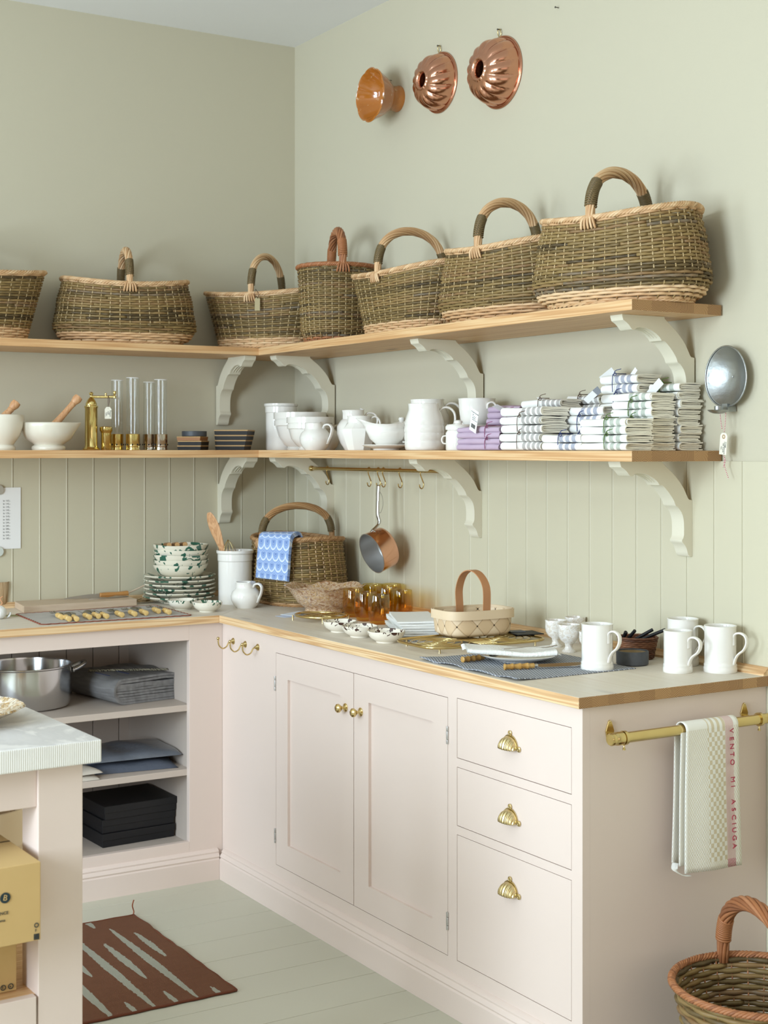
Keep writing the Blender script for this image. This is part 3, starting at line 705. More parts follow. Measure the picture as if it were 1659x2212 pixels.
def h_cream(s): return [(a*s, 0, b*s) for a, b in ((.034, .076), (.040, .087), (.056, .089), (.068, .078), (.066, .056), (.057, .036), (.050, .022))]
jug('milk_jug', 'white milk jug in front of the utensil crock', 'jug', behind(pm(531, 1315), .038), HR-.45, p_cream(.97), h_cream(.97), (.012, .060, .42), .0035)
# ---------------------------------------------------------------- white ware on the lower right shelf
zs = ZL
def sh(u, x): q = onx(u, 970, x); return (q.x, q.y, zs)
crock('storage_crock', 'tall white crock at the corner end of the lower right shelf', sh(607, -.155), .062, .176)
def banded(label, loc, R0, Hh):
    r = thing('banded_bowl', label, 'bowl', loc, 0, 'white banded mixing bowls')
    p = [(R0*.50, 0), (R0*.52, .006), (R0*.46, .010), (R0*.62, .020), (R0*.82, Hh*.34), (R0*.93, Hh*.62), (R0*.935, Hh*.635), (R0*1.0, Hh*.655), (R0*1.0, Hh*.79), (R0*.965, Hh*.80), (R0*.965, Hh*.815), (R0*1.02, Hh*.825), (R0*1.02, Hh)]
    g = G(); g.lathe(shell(p, .005), 56); g.build('bowl', M_WHITE, r, smooth=35); return r
banded('large white banded bowl behind the smaller one on the lower shelf', sh(648, -.135), .098, .140)
banded('white banded bowl in front, partly hidden by two small jugs', sh(670, -.200), .084, .118)
jug('milk_jug', 'small white jug with scroll handle in front of the banded bowls', 'jug', sh(681, -.262), HR-.5, p_cream(1.0), h_cream(1.0), (.012, .060, .42), .0035, None, 'small white milk jugs')
jug('milk_jug', 'small white jug half hidden behind the other scroll handled jug', 'jug', sh(700, -.14), HR+.3, p_cream(1.05), h_cream(1.0), (.012, .060, .42), .0035, None, 'small white milk jugs')
def p_s(s, R0): return [(a*R0, b*s) for a, b in ((.55, 0), (.58, .03), (.80, .18), (1, .42), (.98, .60), (.78, .74), (.66, .78), (.66, .93), (.70, 1))]
jug('cream_jug', 'bulbous white jug with beak spout behind the eight sided sugar pot', 'jug', sh(765, -.14), HR+.1, p_s(.140, .062), [(.038, 0, .118), (.048, 0, .130), (.070, 0, .128), (.082, 0, .110), (.080, 0, .09), (.070, 0, .066)], (.02, .10, .40), .004)
def octpot():
    r = thing('sugar_pot', 'eight sided white pot with looped handle in front of the bulbous jug', 'pot', sh(776, -.245), 0); g = G(); N = 64
    def fn(x, y, z, a, rr):
        k = cos(PI/8)/cos(((a+PI/8) % (PI/4))-PI/8); q = 1 if z < .078 else max(0, 1-(z-.078)/.012); q = 1-(1-k)*q if rr > .012 else 1
        return x*q, y*q, z
    p = [(.040, 0), (.041, .003), (.050, .030), (.058, .055), (.060, .066), (.0585, .072), (.052, .078), (.045, .086), (.040, .092), (.039, .110), (.041, .114)]
    g.lathe(shell(p, .004), N, Rz(R(12)), fn); g.build('body', M_WHITE, r, smooth=30)
    h = G(); strap(h, [(.036, 0, .094), (.042, 0, .108), (.056, 0, .112), (.068, 0, .100), (.070, 0, .082), (.064, 0, .064)], .014, .007); o = h.build('handle', M_WHITE, r, smooth=180); o.rotation_euler = (0, 0, HR)
octpot()
def gravy():
    L = sh(835, -.235); r = thing('gravy_boat', 'white gravy boat with scroll handle on its saucer', 'gravy boat', (L[0], L[1], zs+.0145), HR)
    g = G(); p = [(.030, 0), (.031, .004), (.036, .008), (.050, .022), (.058, .040), (.058, .052), (.053, .058), (.056, .070), (.060, .078)]
    def fn(x, y, z, a, rr):
        if rr > .01: q = max(0, (z-.045)/.04)
        else: q = 0
        k = math.exp(-((PI-abs((a+PI) % (2*PI)-PI) if True else 0)/.55)**2) if True else 0
        d = abs(a-PI); k = math.exp(-(d/.5)**2); x -= k*q*.040; z += k*q*.014-.010*q*(1-k)*abs(sin(a)); return x*1.08, y*.80, z
    g.lathe(shell(p, .004), 56, None, fn); g.build('body', M_WHITE, r, smooth=60)
    h = G(); strap(h, [(.056, 0, .064), (.062, 0, .078), (.078, 0, .080), (.088, 0, .066), (.086, 0, .046), (.074, 0, .028), (.062, 0, .014), (.052, 0, .012)], .014, .007); h.build('handle', M_WHITE, r, smooth=180)
    s = thing('saucer', 'white saucer under the gravy boat', 'saucer', L, 0); g = G()
    g.lathe([(.0002, .0), (.044, .0), (.045, .004), (.062, .009), (.079, .0145), (.0815, .0165), (.080, .0185), (.062, .0135), (.046, .0142), (.0002, .0142)], 56); g.build('saucer_plate', M_WHITE, s, smooth=40)
    G().lathe([(.0002, 0), (.010, 0), (.011, .004), (.009, .009), (.004, .012), (.0002, .0125)], 20).build('knob', M_WHITE, lidded, smooth=60) if False else None
gravy()
tz = thing('lidded_pot', 'white pot with round lid knob behind the gravy boat', 'pot', sh(868, -.115), 0)
G().lathe(shell([(.036, 0), (.04, .004), (.05, .03), (.052, .06), (.047, .076), (.045, .08)], .004), 40).build('body', M_WHITE, tz, smooth=50)
G().lathe([(.0002, .0815), (.046, .0815), (.047, .084), (.030, .092), (.012, .095), (.009, .099), (.012, .104), (.010, .110), (.0002, .112)], 40).build('lid', M_WHITE, tz, smooth=50)
def bigjug(label, loc, s, rz=HR):
    p = [(a*s, b*s) for a, b in ((.064, 0), (.067, .003), (.069, .012), (.070, .030), (.0685, .034), (.0705, .038), (.0705, .058), (.069, .062), (.071, .066), (.0705, .084), (.0685, .088), (.070, .092), (.066, .112), (.060, .130), (.0565, .140), (.0565, .156), (.058, .162))]
    h = [(a*s, 0, b*s) for a, b in ((.052, .130), (.056, .142), (.072, .150), (.090, .146), (.104, .130), (.107, .106), (.100, .080), (.090, .066), (.078, .058))]
    return jug('water_jug', label, 'jug', loc, rz, p, h, (.012*s, .12*s, .35), .0045, None, 'large ringed white jugs', .019*s, .009*s)
bigjug('large ringed white jug in front of its twin', sh(917, -.225), .90)
bigjug('large ringed white jug behind its twin, rim and handle showing', sh(925, -.115), 1.02, HR-.1)
def jar():
    r = thing('mustard_jar', 'small white lidded jar next to the lilac cloths', 'jar', sh(990, -.235), 0)
    G().lathe(shell([(.036, 0), (.038, .003), (.038, .052), (.036, .056), (.033, .060)], .003), 40).build('body', M_WHITE, r, smooth=40)
    g = G(); g.lathe([(.0002, .0605), (.034, .0605), (.0385, .062), (.039, .072), (.034, .078), (.016, .080), (.012, .083), (.013, .088), (.010, .091), (.0002, .092)], 40); g.build('lid', M_WHITE, r, smooth=40)
    h = G(); strap(h, [(-.036, 0, .044), (-.046, 0, .042), (-.050, 0, .032), (-.046, 0, .022), (-.037, 0, .020)], .010, .005); o = h.build('handle', M_WHITE, r, smooth=180); o.rotation_euler = (0, 0, HR)
jar()
def bigmug():
    q = sh(1030, -.105); r = thing('soup_mug', 'large white mug stacked on another behind the lilac cloths', 'mug', (q[0], q[1], zs+.078), HR)
    p = [(.040, 0), (.043, .003), (.052, .02), (.0560, .05), (.0575, .078), (.059, .083)]; G().lathe(shell(p, .004), 48).build('body', M_WHITE, r, smooth=50)
    h = G(); strap(h, [(.030, -.045, .05), (.032, -.052, .066), (.046, -.052, .070), (.056, -.05, .058), (.054, -.048, .036), (.046, -.046, .022)], .013, .007) ; h.build('handle', M_WHITE, r, smooth=180)
    r = thing('soup_mug', 'lower white mug hidden mostly by the lilac cloths', 'mug', q, HR); p = [(.040, 0), (.043, .003), (.052, .02), (.0560, .05), (.0575, .074), (.058, .078)]; G().lathe(shell(p, .004)[:-1]+[(.0002, .006)], 48).build('body', M_WHITE, r, smooth=50)
bigmug()
# ---------------------------------------------------------------- mortars and brassware on the lower left shelf
def shl(u, y): q = ony(u, 970, y); return (q.x, q.y, zs)
def mortar(label, loc, R0, Hh, spout, group='stoneware mortars'):
    r = thing('mortar', label, 'mortar', loc, HR, group); p = [(R0*.58, 0), (R0*.60, .005), (R0*.585, .013), (R0*.50, .018), (R0*.54, .022), (R0*.80, Hh*.42), (R0*.93, Hh*.66), (R0*.99, Hh*.88), (R0*1.0, Hh)]; g = G()
    def fn(x, y, z, a, rr):
        d = min(a, 2*PI-a); k = math.exp(-(d/.28)**2) if spout and rr > .02 and z > Hh*.7 else 0; return x+k*.016*(z-Hh*.7)/(Hh*.3), y, z
    g.lathe(shell(p, .008), 56, None, fn); g.build('bowl', M_STONE, r, smooth=50); return r
MA = shl(105, -.190); mortar('shallow stoneware mortar with pouring lip beside the brass mill', MA, .098, .094, True)
MBb = shl(5, -.185); mortar('taller stoneware mortar cut off by the left picture edge', MBb, .074, .120, False)
def pestle(label, a, b, hr=.014):
    r = thing('pestle', label, 'pestle', a, 0, 'wooden pestles'); d = Vector(b)-Vector(a); M = d.to_track_quat('Z', 'Y').to_matrix().to_4x4(); L = d.length
    G().lathe([(.0002, 0), (.016, .004), (.019, .02), (.016, .05), (.0125, .08), (.011, L*.6), (.0105, L-.045), (.012, L-.036), (.0105, L-.033), (.013, L-.028), (.0165, L-.016), (.015, L-.004), (.0002, L)], 24, M).build('shaft', M_BEECH, r, smooth=50)
pestle('wooden pestle lying in the shallow mortar and pointing up to the brass mill', (MA[0]-.02, MA[1], zs+.042), (MA[0]+.110, MA[1]-.006, zs+.190))
pestle('short wooden pestle in the taller mortar at the picture edge', (MBb[0]-.03, MBb[1], zs+.07), (MBb[0]+.052, MBb[1]-.004, zs+.168))
M_HBR = metal('hammered_brass', '#e8d48e', .16, bump=(60, .12, .004))
def mill():
    q = shl(197, -.125); r = thing('pepper_mill', 'tall polished brass pepper mill with crank arm and paper tag', 'pepper mill', q, HR)
    G().lathe([(.0002, 0), (.030, 0), (.031, .004), (.026, .009), (.024, .012), (.0225, .016), (.0222, .150), (.0245, .153), (.0245, .158), (.0205, .160)], 32).build('body', M_HBR, r, smooth=40)
    G().lathe([(.0002, .1605), (.020, .1605), (.0205, .166), (.015, .178), (.009, .186), (.0045, .190), (.0045, .197), (.007, .200), (.0075, .205), (.004, .2085), (.0002, .209)], 28).build('cap', M_HBR, r, smooth=50)
    g = G(); g.tube([(0, 0, .192), (.02, 0, .191), (.082, 0, .191)], [.004, .0035, .0035], 10, flat=1.3); g.lathe([(.0002, .186), (.005, .187), (.006, .193), (.003, .198), (.005, .202), (.006, .207), (.004, .212), (.0002, .213)], 18, T(.084, 0, 0)); g.lathe([(.0002, .19), (.004, .192), (.0025, .197), (.0045, .200), (.003, .205), (.0002, .206)], 16, T(.052, 0, 0)); a = g.build('crank_arm', M_HBR, r, smooth=50)
    tg = thing('price_tag', 'white paper tag on a brown string hanging from the mill crank', 'price tag', (q[0], q[1], q[2]), HR)
    g = G(); o = [(.058-.058-.012, 0), (.012, 0), (.012, .034), (.006, .042), (-.006, .042), (-.012, .034)]; g.prism(o, lambda u, v, w: (.066+u, -.028+w, .112+v), 0, .0006); g.build('paper', M_TAGP, tg, smooth=0)
    G().tube([(.062, -.005, .196), (.0635, -.014, .175), (.066, -.029, .147), (.069, -.014, .175), (.0645, .003, .196)], .0011, 6).build('string', plain('tag_string', '#5a3b3a', .8), tg, smooth=180)
    MX = lambda x, z, a: T(x, -.0286, z) @ Rx(PI/2) @ Rz(a)
    for k, (t, x) in enumerate((('Pepper', .074), ('mill', .067), ('759,-', .059))): text(t, 'handwriting', M_INK, tg, MX(x, .142-k*.003, -PI/2), .0085)
mill()
def cyl():
    r = thing('brass_mortar', 'short hammered brass cylinder standing right of the pepper mill', 'brass pot', shl(229, -.135), 0)
    G().lathe(shell([(.0165, 0), (.018, .003), (.0185, .060), (.0205, .066), (.0235, .070), (.0235, .082), (.0215, .084)], .002), 32).build('body', M_HBR, r, smooth=40)
cyl()
def thin_glass():
    n = NT('clear_glass'); t = n.n('BsdfTransparent'); t.inputs[0].default_value = (.95, .96, .95, 1); g = n.n('BsdfGlossy'); g.inputs['Roughness'].default_value = .02; f = n.n('LayerWeight'); f.inputs[0].default_value = .5
    k = n.math('MULTIPLY_ADD', n.math('POWER', f.outputs['Facing'], 2.5), .55, .05); mx = n.n('MixShader'); n.L.new(k, mx.inputs[0]); n.L.new(t.outputs[0], mx.inputs[1]); n.L.new(g.outputs[0], mx.inputs[2]); n.L.new(mx.outputs[0], n.t.nodes['Material Output'].inputs[0]); return n.m
M_GLASS = thin_glass()
M_SILV = metal('polished_silver', '#cfc9bf', .12)
def hurr(u, y, m, R0, Hh, lab, mtl):
    r = thing('storm_lantern', lab, 'candle holder', shl(u, y), 0, 'glass chimney candle holders')
    G().lathe(shell([(R0*1.06, 0), (R0*1.08, .003), (R0*1.0, .007), (R0*1.04, .012), (R0*1.06, .016), (R0*1.05, .024), (R0*1.08, .026), (R0*1.08, .056), (R0*1.1, .058)], .002), 36).build('base', mtl, r, smooth=40)
    g = G()
    for k in range(8): a = 2*PI*k/8+.35; g.ball((cos(a)*R0*1.07, sin(a)*R0*1.07, .020), .0032, 8)
    g.build('air_holes', M_BLACK, r, smooth=180)
    G().lathe([(R0*.97, .012), (R0*.97, Hh)], 40).build('glass_chimney', M_GLASS, r, smooth=50); G().tube([(R0*.97*cos(2*PI*i/40), R0*.97*sin(2*PI*i/40), Hh) for i in range(40)], .0011, 6, True).build('glass_rim', M_PAPER, r, smooth=180)
hurr(253, -.105, 0, .0215, .254, 'glass chimney lantern on a brass base, leftmost of four', M_HBR)
hurr(287, -.150, 0, .0235, .262, 'glass chimney lantern on a brass base, right one of the brass pair', M_HBR)
hurr(322, -.105, 0, .0215, .250, 'glass chimney lantern on a silver base, left one of the silver pair', M_SILV)
hurr(347, -.150, 0, .0235, .258, 'glass chimney lantern on a silver base, rightmost of four', M_SILV)
# dark tapered trays
M_TRAYS = plain('dark_lacquer', '#17130f', .6); M_TRAYW = plain('tray_walnut', '#6e4230', .45); M_GOLD = plain('gilt_line', '#b08a52', .4); M_OAKT = plain('tray_oak', '#9b6a3e', .5)
def tray(label, loc, rz, lx, ly, h, mt=None, grp='small dark wooden trays'):
    r = thing('wooden_tray', label, 'tray', loc, rz, grp); t = .90
    def fr(z0, z1, s0, s1, g, ins=0):
        a0, b0, a1, b1 = lx/2*s0-ins, ly/2*s0-ins, lx/2*s1-ins, ly/2*s1-ins
        g.add([(-a0, -b0, z0), (a0, -b0, z0), (a0, b0, z0), (-a0, b0, z0), (-a1, -b1, z1), (a1, -b1, z1), (a1, b1, z1), (-a1, b1, z1)], [(3, 2, 1, 0), (4, 5, 6, 7), (0, 1, 5, 4), (1, 2, 6, 5), (2, 3, 7, 6), (3, 0, 4, 7)])
        return g
    g = fr(0, h*.74, .97, 1.0, G()); g.mi = [0, 0, 0, 0, 0, 1]; g.build('box', [mt or M_TRAYS, M_TRAYW if not mt else mt], r, smooth=0, bevel=.0006)
    fr(h*.74, h*.98, 1.0, 1.01, G()).build('gilt_edge', M_GOLD, r, smooth=0); return r
TA = shl(417, -.165); TB = shl(509, -.165)
for k in range(2): tray('small dark tray, %s of the stack beside the silver lanterns' % ('bottom one', 'second one')[k], (TA[0]+.002*k, TA[1], zs+.0175*k), R(-38), .088, .125, .0172)
tray('brown oak tray on top of the lower dark stack', (TA[0]-.002, TA[1], zs+.035), R(-38), .088, .125, .0150, M_OAKT)
for k in range(4): tray('dark tray with gilt edges, %s of the taller stack' % ('bottom one', 'second from below', 'second from above', 'top one')[k], (TB[0]+.002*k-.01, TB[1]+.0, zs+.0190*k), R(-38), .112+.005*k, .122+.004*k, .0187)
r = thing('round_slate_dish', 'flat grey round dish lying on the oak tray', 'dish', (TA[0]+.005, TA[1]+.0, zs+.0502), 0); G().lathe(shell([(.044, 0), (.046, .002), (.046, .019)], .003), 40).build('dish_body', plain('slate', '#43464a', .5), r, smooth=40)
# ================================================================ things on the worktop
W = .9
def fwd(rt, f): return (.8513*rt+.5252*f, -.5252*rt+.8513*f)
# ---- terracotta marbled bowl
n = NT('marbled_clay'); _v = n.co('Object', (1, 1, 2)); n.base(n.ramp(n.noise(_v, 27, 3, .65, 2.6), [(.30, '#8a6a52'), (.42, '#b3845a'), (.50, '#dccab4'), (.56, '#c79a55'), (.66, '#9a8b86'), (.75, '#c9a274')])).set(Roughness=.22, Coat_Weight=.4); M_MARB = n.m
r = thing('footed_bowl', 'large footed bowl in marbled brown and ochre clay with wavy rim', 'bowl', (-.262, -.715, W), 0)
p = [(.066, 0), (.070, .004), (.066, .014), (.074, .020), (.095, .036), (.120, .070), (.131, .084), (.144, .092)]
G().lathe(shell(p, .005), 72, None, lambda x, y, z, a, rr: (x*(1+.012*sin(9*a)*max(0, z-.05)/.035), y*(1+.012*sin(9*a)*max(0, z-.05)/.035), z+.0035*sin(7*a)*max(0, z-.05)/.035)).build('bowl', M_MARB, r, smooth=60)
# ---- amber tumblers
def amber():
    n = NT('amber_glass'); t = n.n('BsdfTransparent'); t.inputs[0].default_value = (.99, .86, .50, 1); g = n.n('BsdfGlossy'); g.inputs['Roughness'].default_value = .03; g.inputs[0].default_value = (1, .95, .8, 1); f = n.n('LayerWeight'); f.inputs[0].default_value = .5
    k = n.math('MULTIPLY_ADD', n.math('POWER', f.outputs['Facing'], 3.0), .45, .06); z = n.sep(n.co())[2]; n.put(t.inputs[0], n.ramp(n.math('MULTIPLY', z, 10.5), [(.05, '#f6d680'), (.35, '#f9df92'), (.95, '#fdf2c4')]))
    mx = n.n('MixShader'); n.L.new(k, mx.inputs[0]); n.L.new(t.outputs[0], mx.inputs[1]); n.L.new(g.outputs[0], mx.inputs[2]); n.L.new(mx.outputs[0], n.t.nodes['Material Output'].inputs[0]); return n.m
M_AMB = amber()
def tumbler(u, v, label, dark=0):
    q = behind(pm(u, v), .026); r = thing('amber_tumbler', label, 'glass', q, random.uniform(0, 2), 'amber glass tumblers')
    R0 = .0345; Hh = .096; p = [(.020, 0), (.027, .003), (.0315, .012), (.0355, .030), (.0365, .050), (.0355, .075), (.0345, .094)]
    q = [(.0002, 0)]+p+[(.0338, .0955), (.0328, .094), (.0336, .075), (.0345, .050), (.0335, .030), (.029, .018), (.020, .011), (.0002, .010)]
    def fn(x, y, z, a, rr):
        k = 1+.035*sin(5*a+z*38)*sin(PI*min(1, z/.094))*(1 if rr > .02 else 0); return x*k, y*k, z
    G().lathe(q, 64, None, fn).build('glass', M_AMB, r, smooth=180); return r
for u, v, l in ((764, 1334, 'amber tumbler touching the marbled bowl'), (789, 1343, 'amber tumbler, second from the marbled bowl in the front row'), (818, 1350, 'amber tumbler standing furthest forward'), (805, 1322, 'amber tumbler at the back of the cluster'), (836, 1331, 'amber tumbler behind the foremost one to its right'), (868, 1338, 'amber tumbler nearest the folded white napkins'), (846, 1322, 'amber tumbler at the back right of the cluster')):
    tumbler(u, v, l)
# ---- brass trivets
def trivet(name, label, cx, cy, lx, ly, rz, round_=False):
    r = thing('trivet' if True else name, label, 'trivet', (cx, cy, W), rz, None); z = .0175
    g = G(); P = []
    for i in range(80):
        a = 2*PI*i/80; e = 2.0 if round_ else 5; c, s = cos(a), sin(a); q = (abs(c)**e+abs(s)**e)**(-1/e); P.append((lx/2*c*q, ly/2*s*q, z))
    g.tube(P, .0032, 8, True, flat=1.3); g.build('outer_ring', M_BRASS, r, smooth=180)
    g = G()
    for k in range(1, 5):                                  # spirals and scrolls between the bars
        for sx in (-1, 1):
            cx_ = sx*lx*.26; rr = min(lx*.23, ly*.42)*k/4.4
            g.tube([(cx_+rr*cos(a)*1.0, rr*sin(a), z) for a in [2*PI*i/36 for i in range(36)]], .0018, 6, True)
    for k in range(-3, 4): g.tube([(k*lx*.022, -ly*.46, z), (k*lx*.022, ly*.46, z)], .0017, 6)
    for k in (-1, 1): g.tube([(-lx*.48, k*ly*.02, z), (lx*.48, k*ly*.02, z)], .0017, 6)
    g.build('scroll_bars', M_BRASS, r, smooth=180)
    for sx in (-1, 1):
        for sy in (-1, 1):
            G().lathe([(.0002, 0), (.0032, 0), (.0028, .004), (.0028, z), (.0002, z)], 12, T(sx*lx*.40, sy*ly*.38, 0)).build('leg', M_BRASS2, r, smooth=50)
    return r
trivet('', 'rectangular scrolled brass trivet carrying the chip basket', -.325, -1.685, .405, .235, R(-2))
trivet('', 'brass trivet with fan shaped bars between the marbled bowl and the splashed dishes', -.395, -.925, .150, .185, R(15), True)
# ---- chip basket with leather handle
M_CHIP = plain('birch_chip', '#e3cba9', .55, bump=(90, .12, .001)); M_LEATH = plain('tan_leather', '#b98358', .5, bump=(200, .15, .001)); M_HOLE = plain('gap_shadow_wood', '#3d2c1c', .8)
def chip_mat(nx):
    n = NT('woven_birch'); s = n.sep(n.co('UV')); a = n.math('MULTIPLY', n.math('ADD', s[0], s[1]), nx); b = n.math('MULTIPLY', n.math('SUBTRACT', s[0], s[1]), nx)
    ca = n.math('PINGPONG', a, .5); cb = n.math('PINGPONG', b, .5); m = n.math('MODULO', n.math('ADD', n.math('FLOOR', a), n.math('FLOOR', b)), 2.0)
    edge = n.math('LESS_THAN', n.math('MINIMUM', ca, cb), .035)
    hole = n.math('LESS_THAN', n.math('MAXIMUM', ca, cb), .05)
    c = n.mix(n.math('ABSOLUTE', m), '#ead3b2', '#dcc09a'); c = n.mix(n.math('MULTIPLY', edge, .55), c, '#a98660'); c = n.mix(hole, c, '#2b1c12')
    n.base(c).set(Roughness=.5); h = n.math('ADD', n.math('MINIMUM', n.math('MULTIPLY', ca, 3), .5), n.math('MULTIPLY', m, .15)); n.bump(h, .5, .004); return n.m
M_WCHIP = chip_mat(1.0)
def uvgrid(g, me_name, mat, parent, nu, nv, uvf, bevel=0, solid=0, closed=True):
    o = g.build(me_name, mat, parent, smooth=50, solid=solid); me = o.data; uv = me.uv_layers.new(name='UVMap')
    for p in me.polygons:
        for li, vi in zip(p.loop_indices, p.vertices):
            i, j = divmod(vi, nv); uv.data[li].uv = uvf(i, j)
        us = [uv.data[li].uv[0] for li in p.loop_indices]
        if max(us)-min(us) > uvf(nu, 0)[0]/2:
            for li in p.loop_indices:
                if uv.data[li].uv[0] < uvf(nu, 0)[0]/2: uv.data[li].uv[0] += uvf(nu, 0)[0]
    return o
def chipbasket(label, loc, rz, lx, ly, H, ex, taper=.93, handle=True, cells=12):
    r = thing('chip_basket', label, 'basket', loc, rz, 'woven birch chip baskets'); n_ = 72; g = G()
    def f(a, t, off=0):
        c, s = cos(a), sin(a); q = (abs(c)**ex+abs(s)**ex)**(-1/ex); k = taper+(1-taper)*t; k *= (1-.10*(1-min(1, t/.12))**2)
        return (c*q*(lx/2*k+off), s*q*(ly/2*k+off), .0015+t*H)
    g.grid(lambda u, v: f(2*PI*u, v), n_, 9, cu=True)
    uvgrid(g, 'woven_sides', M_WCHIP, r, n_, 9, lambda i, j: (i/n_*cells, j/8*cells*H/(2*(lx+ly))*1.0*1.0), solid=.0022)
    G().add([f(2*PI*i/n_, 0) for i in range(n_)], [tuple(range(n_))]).build('bottom', M_CHIP, r, smooth=0, solid=.0015, soff=1)
    for off, nm in ((.0022, 'outer_band'), (-.0026, 'inner_band')):
        b = G(); m = n_*1; vs = []
        for zz in (H*.70, H+.003):
            for d in (0, .0018):
                for i in range(n_): x, y, z = f(2*PI*i/n_, 1, off+d-(.002 if zz < H else 0)*0); vs.append((x, y, zz))
        fs = []
        for i in range(n_):
            j = (i+1) % n_; fs += [(i, j, n_+j, n_+i), (2*n_+i, 3*n_+i, 3*n_+j, 2*n_+j), (n_+i, n_+j, 3*n_+j, 3*n_+i), (i, 2*n_+i, 2*n_+j, j)]
        b.add(vs, fs); b.build(nm, M_CHIP, r, smooth=40)
    if handle:
        g = G(); P = spline([(-.002, ly/2-.008, H*.45), (-.004, ly/2-.009, H*1.05), (-.006, ly/2-.010, H+.055), (-.006, ly/2-.035, H+.098), (-.002, ly/2-.072, H+.114), (.003, -ly/2+.040, H+.104), (.006, -ly/2+.010, H+.068), (.006, -ly/2+.008, H*1.05), (.004, -ly/2+.008, H*.45)], 8)
        vs = []
        for i, p in enumerate(P):
            tn = (P[min(i+1, len(P)-1)]-P[max(i-1, 0)]).normalized(); nn = Vector((1, 0, 0)).cross(tn).normalized()
            for sx, sn in ((-1, -1), (1, -1), (1, 1), (-1, 1)): vs.append(p+Vector((sx*.0125, 0, 0))+nn*sn*.0014)
        m = len(P); fs = [(i*4+k, i*4+(k+1) % 4, (i+1)*4+(k+1) % 4, (i+1)*4+k) for i in range(m-1) for k in range(4)]+[(3, 2, 1, 0), ((m-1)*4, (m-1)*4+1, (m-1)*4+2, (m-1)*4+3)]
        g.add(vs, fs); g.build('leather_handle', M_LEATH, r, smooth=40)
    return r
chipbasket('rectangular birch chip basket with leather handle standing on the brass trivet', (-.268, -1.612, W+.0212), R(-3), .225, .150, .074, 4.2)
M_EGGB = plain('olive_egg', '#b3a581', .4); M_EGGW = plain('white_egg', '#f1ece2', .35); M_EGGG = plain('greenish_egg', '#b9bb9c', .4)
for k, (x, y, m, l) in enumerate(((-.020, -.015, M_EGGB, 'olive brown egg'), (.026, .008, M_EGGW, 'white egg'), (.080, .012, M_EGGG, 'pale green egg'), (-.075, .02, M_EGGG, 'green tinged egg'), (-.05, -.045, M_EGGW, 'white egg under the rim'), (.055, -.040, M_EGGB, 'brown egg under the rim'))):
    r = thing('egg', l+' inside the birch chip basket', 'egg', (-.268+x, -1.612+y, W+.0212+.018), random.uniform(0, 3), 'eggs in the chip basket'); G().ball((0, 0, .022), .0215, 20, (1.22, 1, .95)).build('eggshell', m, r, smooth=180)
# ---- dark booklet behind the basket
r = thing('booklet', 'dark booklet lying flat on the worktop behind the chip basket', 'booklet', (-.135, -1.665, W+.0215), R(-12)); G().box(-.03, .055, -.05, .03, 0, .0025).build('cover', M_BLACK, r, smooth=0); G().box(-.028, .02, .0, .035, .003, .005).build('grey_leaflet', plain('grey_leaf', '#6d7076', .6), r, smooth=0)
# ---- place mats
def waffle(name, c0, c1, sc=210):
    n = NT(name); s = n.sep(n.co()); a = n.math('MULTIPLY', n.math('SINE', n.math('MULTIPLY', n.math('ADD', s[0], n.math('MULTIPLY', s[1], .35)), sc*2.6)), n.math('SINE', n.math('MULTIPLY', n.math('SUBTRACT', s[1], n.math('MULTIPLY', s[0], .35)), sc*2.6)))
    n.base(n.mix(n.ramp(a, [(.05, 0.0), (.55, 1.0)]), c0, c1)).set(Roughness=.9).bump(a, .6, .002); return n.m
M_MAT = waffle('blue_waffle_linen', '#80838b', '#cbcccf')
def mat(label, x0, x1, y0, y1, wav=.0025, nm='place_mat', m=None, group='blue woven place mats', th=.0022, seed=0):
    r = thing(nm, label, 'place mat', ((x0+x1)/2, (y0+y1)/2, W), 0, group); lx, ly = x1-x0, y1-y0; N = 48
    def z(x, y): e = max(0, abs(x)/(lx/2)-.6)/.4; return .0003+abs(wav*e*sin(y*24+seed)*1.0) if x < 0 else .0003
    def f(u, v): x, y = (u-.5)*lx, (v-.5)*ly; return (x+(.004*sin(y*30) if u < .02 else 0), y, z(x, y)+th)
    g = G(); g.grid(f, N, N); g.build('cloth', m or M_MAT, r, smooth=180, solid=th*.9); return r
mat('blue woven place mat with plate, knife and fork near the drawers', -.600, -.215, -2.265, -1.835, .006)
mat('blue woven place mat under the stack of white napkins', -.43, -.20, -1.53, -1.215, .002, seed=1)
